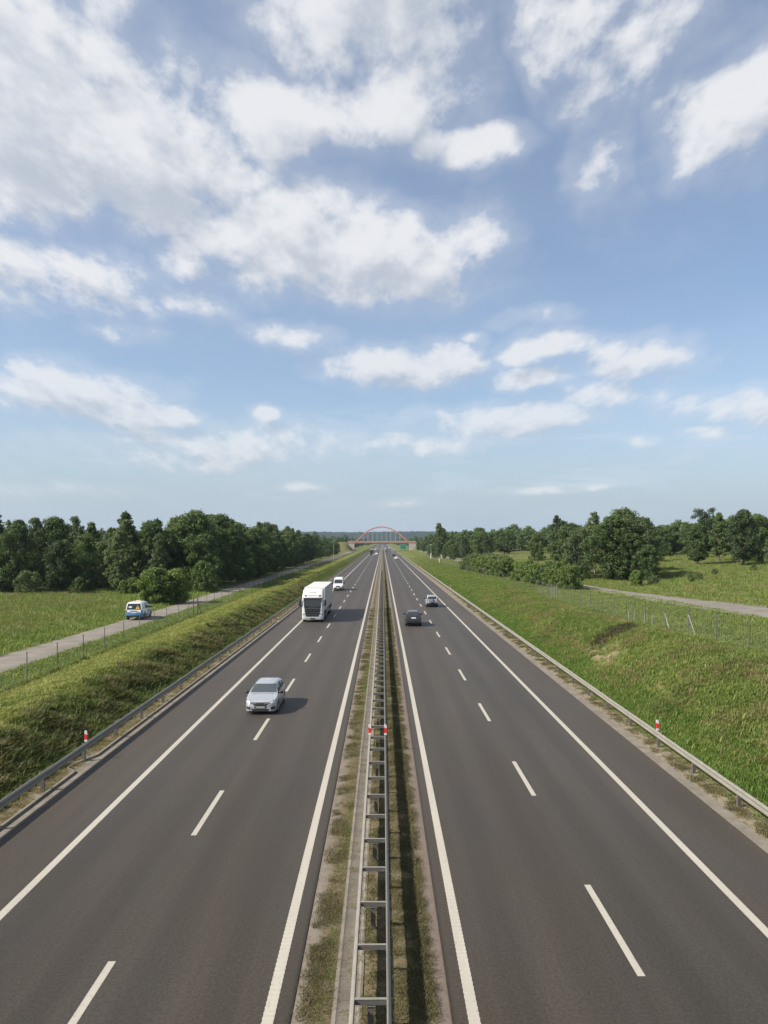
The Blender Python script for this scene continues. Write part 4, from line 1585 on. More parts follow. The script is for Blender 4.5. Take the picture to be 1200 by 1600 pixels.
plant('oak', 91.5, 172, 10.4, 'outermost tree at the right edge of the field', None, 1, 1.1)
plant('willow', 67.5, 196, 6.4, 'low rounded tree between the pine and the large dark tree', None, 0, 1.3)
plant('willow', 83.0, 161, 7.0, 'light green rounded tree in front of the large dark one at the right edge', None, 1, .98)
plant('willow', 74.0, 205, 6.6, 'pale bushy tree in front of the right wood below the pine', None, 0, 1.1)
plant('willow', 88.0, 214, 6.2, 'low bushy tree in front of the right wood beside the pine', None, 1, 1.2)
plant('shrub', 42.0, 126, 2.6, 'single round shrub standing by the lane below the big clump', None, 2, .9)
for (x, y, h) in [(45.0, 126.5, 1.5), (52.0, 128.5, 1.3), (54, 130, 1.2), (61, 140, 1.1), (72, 148, 1.3)]:
    plant('shrub', x, y, h, 'tiny bush scattered in the grass of the right field', 'tiny bushes in the right field')
for (x, y, h, k, v) in [(53.0, 232, 14.0, 'pine', 1), (56, 238, 12.0, 'oak', 0), (60, 242, 11.0, 'willow', 0), (50, 246, 9.0, 'willow', 0), (64, 236, 10.0, 'oak', 2)]:
    plant(k, x, y, h, '%s tree of the dark group behind the left end of the big clump' % KIND_WORD[k], 'dark group behind the big clump', v)
# right-hand trees running up to the bridge
G_RB = 'trees beyond the right bank towards the bridge'
y = 262
while y < 640:
    for j, (xo, hs) in enumerate(((27, .62), (34, .88), (45, 1.0), (60, 1.0))):
        if (y < 300 and j < 1) or (y > 420 and j == 3) or (y > 520 and j > 1):
            continue
        if random.random() < .16:
            continue
        px = 598 + (xo + 2) / y * 1190
        if px > 738 and y < 320:
            continue
        k = random.choice(['oak', 'alder', 'willow', 'oak', 'alder', 'birch'])
        plant(k, xo + random.uniform(-2.5, 2.5) + .01 * (y - 300), y + random.uniform(-4, 4), 12.0 * hs * random.uniform(.7, 1.15),
              '%s tree, %s beyond the right bank, %s' % (KIND_WORD[k], ('first line', 'second line', 'third line', 'fourth line')[j], 'before the white-footed mast' if y < 362 else 'between mast and bridge'), G_RB, wide=random.uniform(.9, 1.25))
    y += random.uniform(9.5, 13.5) * (1 if y < 450 else 1.25)
plant('alder', 29.0, 392, 17.0, 'tallest slim tree near the mast on the right before the bridge', None, 0, 1.3)
plant('alder', 31.5, 398, 14.5, 'tall slim tree beside the tallest one on the right before the bridge', None, 2, 1.2)

# far woods: one mass
def low_crown(seed, leaf):
    r = random.Random(seed)
    cs = [(r.uniform(-2.4, 2.4), r.uniform(-2.4, 2.4), r.uniform(2.5, 10.0)) for _ in range(16)]
    return quads_mesh('far_crown', leaves_np(cs, [r.uniform(1.6, 2.4) for _ in cs], 22, .55, seed), leaf)


far_src = [bpy.data.objects.new('far_crown', low_crown(900 + i, lf)) for i, lf in enumerate((LEAF_DARK, LEAF_MID, LEAF_DARK))]


def far_wood(name, label, boxes, src):
    pts = []
    for (x0, x1, y0, y1, n) in boxes:
        for _ in range(n):
            x, y = rng.uniform(x0, x1), rng.uniform(y0, y1)
            if 655 < y < 760 and abs(x) < 110:
                continue
            if mnoise.noise((x * .012, y * .012, 1.0)) < -.32:
                continue
            pts.append((x, y, ground_z(x, y) - .4))
    m = len(pts)
    s = rng.uniform(.7, 1.35, m)
    o = scatter(name, pts, rng.uniform(0, 6.28, m), np.stack([s, s, s * rng.uniform(.8, 1.2, m)], 1), src)
    o['label'] = label


far_wood('far_wood', 'far woods left of the motorway as one mass', [(-420, -46, 500, 800, 700), (-700, -34, 800, 1500, 1300), (-1200, -420, 300, 1100, 900), (-330, -110, 160, 500, 700)], far_src[0])
far_wood('far_wood', 'far woods right of the motorway as one mass', [(45, 190, 440, 640, 330), (75, 420, 640, 900, 700), (36, 760, 800, 1500, 1300), (190, 700, 300, 660, 900), (110, 230, 320, 640, 420)], far_src[1])
far_wood('far_wood', 'woods beyond the bridge closing the view', [(-900, -30, 1500, 2300, 1500), (30, 900, 1500, 2300, 1500)], far_src[2])


# wooded hills on the skyline
def hill_ridge(name, y0, base, amp, seed, x0=-3600, x1=3600, depth=700):
    mb = MB()
    xs = np.linspace(x0, x1, 700)
    rows = 7
    v = []
    for j in range(rows):
        t = j / (rows - 1)
        for x in xs:
            k = math.sin(t * math.pi * .5)
            h = base + amp * mnoise.noise((x * .0011, seed, 0)) + amp * .35 * mnoise.noise((x * .004, seed + 3, 0))
            trees = 5.0 * abs(mnoise.noise((x * .06, j * 2.7, seed))) + 4.0 * abs(mnoise.noise((x * .17, j * 1.3, seed + 9)))
            v.append((x, y0 + depth * t + 12 * mnoise.noise((x * .03, j * 1.7, seed)), -1 + (h + 1) * k + trees * (0.3 + .7 * t) * (1 if j else 0)))
    n = len(xs)
    mb.add(v, [(j * n + i, j * n + i + 1, (j + 1) * n + i + 1, (j + 1) * n + i) for j in range(rows - 1) for i in range(n - 1)])
    return struct(name, mb, HILLWOOD, fix=False)


def hill_fn(g, P):
    n = g.noise(P, .035, 6, .7)
    n2 = g.noise(P, .006, 3, .5)
    c = g.mix(g.ramp(n, .35, .65), (0.009, 0.017, 0.010), (0.019, 0.030, 0.015))
    c = g.mix(g.m('MULTIPLY', g.ramp(n2, .58, .64), .22), c, (0.05, 0.06, 0.03))
    return c, n, 3.0


HILLWOOD = world_mat('wooded_hill', hill_fn, .95, .1)
hill_ridge('hills', 2500, 26, 8, 4.2)
hill_ridge('hills', 3050, 55, 10, 8.8, depth=500)


# ------------------------------------------------------------------ vehicles
def prof(pts, soft=.05):
    def f(y):
        return (lerp_table(pts, y - soft) + 2 * lerp_table(pts, y) + lerp_table(pts, y + soft)) / 4
    return f


class Vehicle:
    """a lofted body (nose at local -y) and panels laid onto it; each panel becomes a part"""
    def __init__(self, name, label, cat, spec, x, y_near, facing, group=None):
        self.s = spec
        L = spec['L']
        yc = y_near + L / 2
        self.root = empty(name, (x, yc, 0.0), 0.0 if facing < 0 else math.pi, label, cat, group)
        self.L = L

    def body(self, mats, split=None):
        s = self.s
        L, H = s['L'], s['H']
        top, hw, belt = prof(s['top']), prof(s['hw']), prof(s['belt'])
        bot = prof(s.get('bot', [(0, .20), (L, .22)]))
        rh, wr = s['roof'], s['wr']
        base_belt = s['belt_ref']
        ys = [0, .02, .05, .09] + [L * i / 60 for i in range(2, 59)] + [L - .09, L - .05, L - .02, L]
        for wy in s['wheels']:
            for k in range(-6, 7):
                ys.append(wy + (wr + .055) * math.sin(k / 6 * math.pi / 2))
        ys = sorted(set(round(q, 4) for q in ys))
        rows = []
        for y in ys:
            zt, w, zb = top(y), hw(y), bot(y)
            bl = min(belt(y), zt - .05)
            c = max(0.0, min(1.0, (zt - bl - .05) / (H - base_belt - .05)))
            za = zb
            for wy in s['wheels']:
                d = abs(y - wy)
                if d < wr + .056:
                    za = max(za, wr + math.sqrt(max(0, (wr + .056) ** 2 - d * d)))
            za = min(za, bl - .12)
            xw = w * .95 + (rh - w * .95) * c
            mid = za + (bl - za) * .5
            p = [(0, zb), (w - .24, zb), (w - .22, za), (w - .035, za), (w - .004, za + .05), (w, mid), (w * .992, bl - .06), (w * .968, bl)]
            up = zt - bl
            x0 = w * .955
            p.append((x0 + (xw - x0) * .06, bl + .02 * min(1, up)))
            for t in (.33, .66):
                zz = bl + .02 + (up - .10 * c - .035) * t
                p.append((x0 + (xw - x0) * (t ** 1.15), zz))
            p.append((xw, zt - .085 * c - .012))
            p.append((xw - .05 - .03 * c, zt - .032 * c - .006))
            p.append((xw * .70, zt - .006))
            p.append((xw * .35, zt + .004))
            p.append((0, zt + .006))
            rows.append([(x, y - L / 2, z) for x, z in p] + [(-x, y - L / 2, z) for x, z in reversed(p[1:-1])])
        n = len(rows[0]); hn = (n + 2) // 2
        mb = MB()
        fs = [(j * n + i, j * n + (i + 1) % n, (j + 1) * n + (i + 1) % n, (j + 1) * n + i) for j in range(len(rows) - 1) for i in range(n)]
        for base in (0, (len(rows) - 1) * n):
            for i in range(hn - 1):
                a, b = i, i + 1
                a2, b2 = (n - a) % n, (n - b) % n
                q = [base + a, base + b, base + b2, base + a2]
                q2 = []
                for k in q:
                    if k not in q2:
                        q2.append(k)
                if len(q2) >= 3:
                    fs.append(tuple(q2))
        mb.add([p for r in rows for p in r], fs)
        me = mb.mesh('body')
        bm = bmesh.new(); bm.from_mesh(me)
        bmesh.ops.recalc_face_normals(bm, faces=bm.faces)
        self.bvh = BVHTree.FromBMesh(bm)
        bm.to_mesh(me); bm.free()
        mats = mats if isinstance(mats, (list, tuple)) else [mats]
        for q in mats:
            me.materials.append(q)
        if split:
            for f in me.polygons:
                if split(f.center):
                    f.material_index = 1
        me.polygons.foreach_set('use_smooth', [True] * len(me.polygons))
        me.set_sharp_from_angle(angle=R(38))
        self.b = link('body', me, self.root)
        return self.b

    def panel(self, name, poly, axis, material, parent=None, grid=.09, out=.009, thick=.03, label=None):
        """poly: outline in the plane square to axis ('F','B' -> (x, z); 'L','R' -> (y, z); 'T' -> (x, y)); y from the nose"""
        L = self.L
        bm = bmesh.new()
        vs_ = [bm.verts.new((a, b, 0)) for a, b in poly]
        bm.faces.new(vs_)
        for ax in (0, 1):
            lo = min(p[ax] for p in poly); hi = max(p[ax] for p in poly)
            k = max(1, int((hi - lo) / grid))
            for i in range(1, k):
                c = lo + (hi - lo) * i / k
                pn = (1, 0, 0) if ax == 0 else (0, 1, 0)
                bmesh.ops.bisect_plane(bm, geom=bm.verts[:] + bm.edges[:] + bm.faces[:], plane_co=(c if ax == 0 else 0, c if ax == 1 else 0, 0), plane_no=pn)
        D = {'F': (0, 1, 0), 'B': (0, -1, 0), 'L': (1, 0, 0), 'R': (-1, 0, 0), 'T': (0, 0, -1)}[axis]
        D = Vector(D)
        tops = {}
        bad = []
        for v in bm.verts:
            a, b = v.co.x, v.co.y
            if axis in 'FB':
                o = Vector((a, 0, b))
            elif axis in 'LR':
                o = Vector((0, a - L / 2, b))
            else:
                o = Vector((a, b - L / 2, 0))
            o = o - D * 14
            hit, nn, _, _ = self.bvh.ray_cast(o, D)
            if hit is None:
                bad.append(v)
                continue
            if nn.dot(D) > 0:
                nn = -nn
            tops[v] = (hit + nn * out, hit - nn * thick)
        bmesh.ops.delete(bm, geom=bad, context='VERTS')
        if not bm.faces:
            bm.free()
            return None
        bm.verts.index_update()
        n = len(bm.verts)
        V = [tops[v][0][:] for v in bm.verts] + [tops[v][1][:] for v in bm.verts]
        F = [tuple(v.index for v in f.verts) for f in bm.faces]
        for e in bm.edges:
            if e.is_boundary:
                a, b = e.verts[0].index, e.verts[1].index
                F.append((a, b, n + b, n + a))
        bm.free()
        mb = MB().add(V, F)
        o = mb.build(name, material, parent or self.root, smooth=30)
        if label:
            o['label'] = label
        return o

    def both(self, name, poly, axis, material, **kw):
        if axis == 'S':
            return self.panel(name, poly, 'L', material, **kw), self.panel(name, poly, 'R', material, **kw)
        m = [(-a, b) for a, b in poly]
        return self.panel(name, poly, axis, material, **kw), self.panel(name, m, axis, material, **kw)

    def wheels(self, rim_mat=ALLOY, width=.2, inset=.02, track=None):
        s = self.s
        r = s['wr']
        tp = [(r * .62, 0), (r * .93, 0), (r, .03), (r, width - .03), (r * .93, width), (r * .62, width)]
        N = 24
        me = rm = None
        for wy in s['wheels']:
            hw = prof(s['hw'])(wy) if track is None else track
            for sx in (-1, 1):
                if me is None:
                    mb = MB()
                    v = [(x, q[0] * math.cos(t), q[0] * math.sin(t)) for i in range(N) for t in (2 * math.pi * i / N,) for q in tp for x in (q[1],)]
                    k = len(tp)
                    f = [(i * k + j, i * k + j + 1, ((i + 1) % N) * k + j + 1, ((i + 1) % N) * k + j) for i in range(N) for j in range(k - 1)]
                    mb.add(v, f)
                    o = mb.build('wheel', RUBBER, self.root, smooth=40)
                    me = o.data
                    rb = MB()
                    rp = [(r * .64, width - .012), (r * .58, width - .01), (r * .56, width - .05)]
                    v = [(q[1], q[0] * math.cos(2 * math.pi * i / N), q[0] * math.sin(2 * math.pi * i / N)) for i in range(N) for q in rp]
                    f = [(i * 3 + j, i * 3 + j + 1, ((i + 1) % N) * 3 + j + 1, ((i + 1) % N) * 3 + j) for i in range(N) for j in range(2)]
                    f.append(tuple(i * 3 + 2 for i in range(N)))
                    rb.add(v, f)
                    for i in range(5):
                        a = 2 * math.pi * i / 5
                        M = Matrix.Rotation(a, 4, 'X')
                        rb.box(width - .05, width - .018, -.035, .035, 0, r * .6, M=M)
                    rb.tube((width - .05, 0, 0), (width - .012, 0, 0), r * .17, r * .15, 10)
                    ro = rb.build('rim', rim_mat, o, smooth=40)
                    rm = ro.data
                else:
                    o = link('wheel', me, self.root)
                    ro = link('rim', rm, o)
                o.location = (sx * (hw - inset - width), wy - self.L / 2, r)
                if sx < 0:
                    o.rotation_euler = (0, 0, math.pi)

    def mirrors(self, y, z, material, size=(.12, .09, .075), reach=.10):
        w = prof(self.s['hw'])(y)
        for sx in (-1, 1):
            m = MB()
            cx = sx * (w * .97 + reach)
            m.bbox(cx - size[0], cx + size[0], y - self.L / 2 - size[1], y - self.L / 2 + size[1], z - size[2], z + size[2], .045)
            m.tube((sx * w * .90, y - self.L / 2, z - size[2] * .6), (cx, y - self.L / 2, z - size[2] * .3), .03, n=6)
            m.build('wing_mirror', material, self.root, smooth=50)

    def underbody(self, z=.2):
        pass


def ring(c, r0, r1, y0, n=20):
    mb = MB()
    v = []
    for i in range(n):
        t = 2 * math.pi * i / n
        for (r, y) in ((r0, y0), (r1, y0), (r1, y0 + .012), (r0, y0 + .012)):
            v.append((c[0] + r * math.cos(t), y, c[1] + r * math.sin(t)))
    f = [(i * 4 + j, i * 4 + (j + 1) % 4, ((i + 1) % n) * 4 + (j + 1) % 4, ((i + 1) % n) * 4 + j) for i in range(n) for j in range(4)]
    return mb.add(v, f)


HATCH = dict(L=4.37, H=1.50, roof=.635, belt_ref=.98, wr=.325, wheels=(.88, 3.54),
             top=[(0, .60), (.04, .70), (.14, .775), (.4, .87), (.75, .945), (.98, .99), (1.10, 1.05), (1.75, 1.40), (2.0, 1.475), (2.5, 1.50), (3.2, 1.495), (3.6, 1.46), (3.85, 1.40), (4.20, 1.02), (4.30, .94), (4.35, .78), (4.37, .60)],
             hw=[(0, .60), (.05, .70), (.15, .79), (.35, .86), (.7, .90), (1.2, .905), (3.4, .905), (3.9, .88), (4.2, .80), (4.33, .70), (4.37, .64)],
             belt=[(0, .6), (.4, .80), (.9, .88), (1.3, .93), (2.6, .97), (3.6, 1.0), (4.37, .95)], bot=[(0, .24), (.12, .17), (.5, .19), (3.9, .2), (4.37, .34)])


def hatch_details(v, glass_front=GLASS_CAR, emblem=False, lamp=LAMP):
    v.panel('windscreen', [(-.745, 1.06), (.745, 1.06), (.60, 1.39), (.56, 1.41), (-.56, 1.41), (-.60, 1.39)], 'F', glass_front, grid=.05, out=.012)
    for nm, poly in (('side_window', [(1.25, .99), (2.12, 1.01), (2.15, 1.39), (1.85, 1.36), (1.45, 1.14)]), ('side_window', [(2.22, 1.015), (3.12, 1.035), (3.2, 1.38), (2.9, 1.395), (2.24, 1.395)]),
                     ('quarter_window', [(3.2, 1.04), (3.78, 1.10), (3.6, 1.28), (3.27, 1.36)])):
        v.both(nm, poly, 'S', GLASS)
    v.panel('rear_window', [(-.60, 1.06), (.60, 1.06), (.50, 1.34), (-.50, 1.34)], 'B', GLASS)
    v.both('headlight_bezel', [(.40, .625), (.60, .62), (.82, .68), (.85, .82), (.74, .80), (.54, .725)], 'F', LAMP_DARK, grid=.05, out=.006)
    v.both('headlight', [(.56, .645), (.70, .655), (.80, .70), (.815, .77), (.72, .76), (.58, .71)], 'F', lamp, grid=.05, out=.014)
    v.panel('grille', [(-.50, .70), (.50, .70), (.46, .64), (.34, .54), (.20, .515), (-.20, .515), (-.34, .54), (-.46, .64)], 'F', BLACK, grid=.05)
    v.panel('plate_holder', [(-.33, .505), (.33, .505), (.33, .38), (-.33, .38)], 'F', BLACK, grid=.05, out=.014)
    v.both('grille_bar', [(.06, .618), (.20, .625), (.43, .665), (.43, .650), (.20, .608), (.06, .600)], 'F', CHROME, grid=.05, out=.016)
    v.panel('lower_intake', [(-.52, .345), (.52, .345), (.44, .25), (-.44, .25)], 'F', BLACK, grid=.06)
    v.both('fog_lamp_bezel', [(.56, .45), (.80, .47), (.78, .34), (.58, .31)], 'F', BLACK, grid=.05)
    v.panel('number_plate', [(-.255, .49), (.255, .49), (.255, .395), (-.255, .395)], 'F', mat('grey_plate', (.30, .30, .295), .5), grid=.05, out=.024)  # front plate in a plain mid grey
    v.both('tail_light', [(.48, .93), (.74, .95), (.76, .82), (.5, .82)], 'B', TAIL, grid=.06)
    v.panel('rear_plate', [(-.26, .70), (.26, .70), (.26, .59), (-.26, .59)], 'B', PLATE, grid=.06, out=.015)
    v.mirrors(1.38, 1.03, BLACK)
    for sx in (-1, 1):
        MB().bbox(sx * .905 - .012, sx * .905 + .012, 2.02 - v.L / 2, 2.18 - v.L / 2, .86, .885, .008).build('door_handle', CHROME, v.root)
        MB().bbox(sx * .90 - .012, sx * .90 + .012, 2.98 - v.L / 2, 3.14 - v.L / 2, .88, .905, .008).build('door_handle', CHROME, v.root)


SILVER = mat('paint_silver', (0.44, 0.455, 0.475), 0.33, 0.45, coat=0.8, var=0.02)
v = Vehicle('hatchback', 'silver hatchback driving towards the viewer beside the lane dashes', 'car', HATCH, -6.80, 42.3, -1)
v.body(SILVER)
hatch_details(v)
# badge: a ring crossed by a slim flash
b = ring((0, .628), .050, .062, -v.L / 2 - .022)
b.add([(-.085, -v.L / 2 - .02, .640), (.02, -v.L / 2 - .02, .640), (-.012, -v.L / 2 - .02, .622), (.085, -v.L / 2 - .02, .616), (-.02, -v.L / 2 - .02, .616), (.012, -v.L / 2 - .02, .634)],
      [(0, 1, 2), (0, 2, 5), (3, 4, 5), (3, 5, 2)])
b.build('badge', CHROME, v.root)
v.wheels(ALLOY)
MB().tube((0, 3.45 - v.L / 2, 1.46), (0, 3.75 - v.L / 2, 1.68), .012, .006, 6).build('aerial', BLACK, v.root)
for sx in (-.35, .3):
    MB().box(-.32 + sx, .30 + sx, 1.02 - v.L / 2, 1.035 - v.L / 2, 1.012, 1.03).build('wiper', BLACK, v.root)

SUV = dict(L=4.70, H=1.68, roof=.66, belt_ref=1.12, wr=.37, wheels=(.92, 3.72),
           top=[(0, .72), (.05, .84), (.2, .95), (.6, 1.04), (1.2, 1.12), (1.35, 1.18), (2.0, 1.56), (2.35, 1.66), (3.0, 1.68), (3.9, 1.63), (4.15, 1.56), (4.46, 1.18), (4.58, 1.10), (4.66, .95), (4.70, .66)],
           hw=[(0, .66), (.08, .80), (.3, .90), (.8, .94), (3.8, .945), (4.3, .90), (4.6, .84), (4.70, .78)],
           belt=[(0, .7), (.5, .92), (1.3, 1.05), (3.5, 1.10), (4.70, 1.08)], bot=[(0, .32), (.3, .24), (4.2, .26), (4.70, .40)])
DARK = paint('charcoal', (0.020, 0.023, 0.026), 0.3, 0.3)


def suv_details(v, plate_z=.98):
    v.panel('windscreen', [(-.76, 1.20), (.76, 1.20), (.60, 1.56), (-.60, 1.56)], 'F', GLASS_CAR)
    v.panel('rear_window', [(-.70, 1.20), (.70, 1.20), (.58, 1.54), (-.58, 1.54)], 'B', GLASS)
    for poly in ([(1.55, 1.12), (2.4, 1.14), (2.42, 1.53), (2.15, 1.52)], [(2.5, 1.14), (3.4, 1.16), (3.4, 1.53), (2.52, 1.54)], [(3.48, 1.17), (4.1, 1.2), (3.95, 1.44), (3.48, 1.51)]):
        v.both('side_window', poly, 'S', GLASS)
    v.both('headlight', [(.42, .78), (.80, .86), (.82, .95), (.5, .88)], 'F', LAMP, grid=.06)
    v.panel('grille', [(-.4, .85), (.4, .85), (.34, .62), (-.34, .62)], 'F', BLACK)
    v.both('tail_light', [(.56, 1.085), (.82, 1.10), (.83, 1.02), (.58, 1.03)], 'B', TAIL, grid=.06)
    v.panel('number_plate', [(-.26, plate_z + .06), (.26, plate_z + .06), (.26, plate_z - .06), (-.26, plate_z - .06)], 'B', PLATE, grid=.06, out=.015)
    v.panel('rear_bumper', [(-.80, .60), (.80, .60), (.74, .42), (-.74, .42)], 'B', BLACK, out=.03)
    v.panel('rear_trim', [(-.78, .70), (.78, .70), (.78, .665), (-.78, .665)], 'B', ALLOY_DARK, out=.02)
    v.mirrors(1.62, 1.16, BLACK, (.13, .09, .09), .12)


v = Vehicle('suv', 'dark charcoal car with roof rails driving away in the inner right lane', 'car', SUV, 3.50, 86.2, +1)
v.body(DARK)
suv_details(v)
v.wheels(ALLOY_DARK, .23)
for sx in (-1, 1):
    m = MB()
    m.tube((sx * .60, 2.0 - v.L / 2, 1.70), (sx * .60, 3.9 - v.L / 2, 1.685), .022, n=6)
    for yy in (2.05, 3.85):
        m.tube((sx * .60, yy - v.L / 2, 1.58), (sx * .60, yy - v.L / 2, 1.70), .022, n=6)
    m.build('roof_rail', ALLOY_DARK, v.root, smooth=50)
v.panel('roof_glass', [(-.48, 2.45), (.48, 2.45), (.48, 3.6), (-.48, 3.6)], 'T', GLASS)

JEEP = dict(L=4.25, H=1.70, roof=.66, belt_ref=1.10, wr=.36, wheels=(.82, 3.32),
            top=[(0, .72), (.05, .86), (.2, .97), (.7, 1.05), (1.1, 1.10), (1.25, 1.16), (1.75, 1.56), (2.1, 1.68), (2.8, 1.70), (3.85, 1.66), (3.98, 1.60), (4.10, 1.20), (4.14, 1.10), (4.20, .95), (4.25, .62)],
            hw=[(0, .64), (.08, .78), (.3, .86), (.8, .89), (3.4, .89), (3.95, .87), (4.2, .82), (4.25, .78)],
            belt=[(0, .7), (.5, .92), (1.2, 1.03), (3.3, 1.08), (4.25, 1.08)], bot=[(0, .34), (.3, .26), (3.8, .28), (4.25, .40)])
SILVER2 = mat('paint_light_silver', (0.40, 0.415, 0.435), 0.33, 0.5, coat=0.6, var=0.02)
v = Vehicle('off_roader', 'silver off-roader with a covered spare wheel on its tailgate driving away', 'car', JEEP, 7.25, 111.6, +1)
v.body(SILVER2)
v.panel('windscreen', [(-.72, 1.18), (.72, 1.18), (.58, 1.56), (-.58, 1.56)], 'F', GLASS_CAR)
v.panel('rear_window', [(-.64, 1.20), (.64, 1.20), (.55, 1.55), (-.55, 1.55)], 'B', GLASS)
for poly in ([(1.45, 1.12), (2.2, 1.13), (2.22, 1.54), (1.9, 1.54)], [(2.3, 1.13), (3.1, 1.14), (3.1, 1.55), (2.32, 1.55)], [(3.2, 1.15), (3.85, 1.17), (3.8, 1.5), (3.2, 1.53)]):
    v.both('side_window', poly, 'S', GLASS)
v.both('tail_light', [(.66, 1.16), (.81, 1.14), (.82, .86), (.68, .86)], 'B', TAIL, grid=.06)
v.both('headlight', [(.44, .80), (.76, .86), (.78, .95), (.5, .92)], 'F', LAMP, grid=.06)
v.panel('rear_bumper', [(-.82, .62), (.82, .62), (.76, .40), (-.76, .40)], 'B', BLACK, out=.05)
v.panel('number_plate', [(-.56, .80), (-.16, .80), (-.16, .70), (-.56, .70)], 'B', PLATE, grid=.06, out=.015)
v.mirrors(1.5, 1.14, BLACK, (.12, .09, .09), .12)
v.wheels(ALLOY, .22)
N = 28
yb = v.L / 2


def wheel_disc(ringp):
    k = len(ringp)
    vv = [(.06 + q[0] * math.cos(2 * math.pi * i / N), q[1], .95 + q[0] * math.sin(2 * math.pi * i / N)) for i in range(N) for q in ringp]
    ff = [(i * k + j, i * k + j + 1, ((i + 1) % N) * k + j + 1, ((i + 1) % N) * k + j) for i in range(N) for j in range(k - 1)] + [tuple(i * k for i in range(N))]
    return MB().add(vv, ff)


sw = wheel_disc([(.27, yb + .15), (.33, yb + .15), (.36, yb + .11), (.36, yb - .02)]).build('spare_wheel', RUBBER, v.root, smooth=40)
wheel_disc([(.20, yb + .215), (.27, yb + .20), (.295, yb + .155), (.295, yb + .10)]).build('wheel_cover', mat('cover_grey', (.27, .28, .30), .35, .4, coat=.5), sw, smooth=40)

VAN = dict(L=5.55, H=2.50, roof=.80, belt_ref=1.25, wr=.35, wheels=(1.0, 4.6),
           top=[(0, .75), (.05, .92), (.2, 1.05), (.75, 1.24), (.95, 1.32), (1.1, 1.42), (1.72, 2.18), (2.0, 2.38), (2.4, 2.48), (3.2, 2.5), (5.45, 2.48), (5.52, 2.40), (5.55, 2.2)],
           hw=[(0, .70), (.08, .82), (.3, .93), (.8, .99), (5.4, 1.0), (5.55, .96)],
           belt=[(0, .75), (.5, 1.05), (1.1, 1.22), (5.55, 1.25)], bot=[(0, .26), (.3, .24), (5.55, .34)])
WHITE_PAINT = mat('paint_white', (0.60, 0.60, 0.59), 0.35, 0.0, coat=0.5, var=0.02)
OFFWHITE = mat('paint_offwhite', (0.76, 0.76, 0.74), 0.4, 0.0, coat=0.3, var=0.04)
v = Vehicle('delivery_van', 'white high-roofed panel van following the white lorry', 'van', VAN, -8.75, 148.8, -1)
v.body(WHITE_PAINT)
v.panel('windscreen', [(-.84, 1.38), (.84, 1.38), (.76, 2.08), (.6, 2.14), (-.6, 2.14), (-.76, 2.08)], 'F', GLASS)
v.both('side_window', [(1.35, 1.32), (2.2, 1.34), (2.2, 1.95), (1.75, 1.9)], 'S', GLASS)
v.both('headlight', [(.46, .80), (.80, .84), (.82, 1.04), (.52, .98)], 'F', LAMP, grid=.06)
v.panel('grille', [(-.42, .98), (.42, .98), (.40, .74), (-.40, .74)], 'F', BLACK, grid=.06)
v.panel('front_bumper', [(-.80, .64), (.80, .64), (.78, .30), (-.78, .30)], 'F', BLACK, grid=.08, out=.03)
v.panel('number_plate', [(-.26, .56), (.26, .56), (.26, .45), (-.26, .45)], 'F', PLATE, grid=.06, out=.045)
v.mirrors(1.35, 1.45, BLACK, (.11, .09, .2), .16)
v.wheels(ALLOY_DARK, .22)

# --- the service van, white over blue, with its warning triangle
MINI = dict(L=4.90, H=1.97, roof=.74, belt_ref=1.12, wr=.34, wheels=(.95, 3.95),
            top=[(0, .70), (.06, .86), (.25, .96), (.9, 1.10), (1.15, 1.18), (1.9, 1.78), (2.2, 1.90), (2.6, 1.95), (3.4, 1.97), (4.55, 1.94), (4.70, 1.86), (4.84, 1.20), (4.87, .98), (4.90, .60)],
            hw=[(0, .68), (.08, .82), (.3, .91), (.8, .95), (4.3, .95), (4.75, .92), (4.87, .87), (4.90, .84)],
            belt=[(0, .7), (.5, .95), (1.2, 1.07), (4.90, 1.12)], bot=[(0, .28), (.3, .24), (4.90, .36)])
BLUE = paint('service_blue', (0.055, 0.165, 0.33), 0.0, 0.4)
svx, svy = -27.0, 82.0
v = Vehicle('service_van', 'white and blue service van with a yellow warning triangle in its rear window', 'van', MINI, 0, 0, +1)
v.root.location = (svx, svy + 2.45, ground_z(svx, svy + 2.4) + .062)
v.root.rotation_euler = (0, 0, math.pi + R(4.5))
v.body([WHITE_PAINT, BLUE], split=lambda c: c.z < .86 + .05 * (c.y > 2.3))
v.panel('rear_window', [(-.76, 1.16), (.76, 1.16), (.66, 1.78), (-.66, 1.78)], 'B', GLASS)
v.panel('windscreen', [(-.78, 1.22), (.78, 1.22), (.68, 1.78), (-.68, 1.78)], 'F', GLASS_CAR)
for poly in ([(1.6, 1.16), (2.35, 1.18), (2.35, 1.74), (2.05, 1.74)], [(2.45, 1.18), (3.4, 1.18), (3.4, 1.75), (2.45, 1.75)]):
    v.both('side_window', poly, 'S', GLASS)
YELLOW = mat('sign_yellow', (0.72, 0.47, 0.04), 0.5)
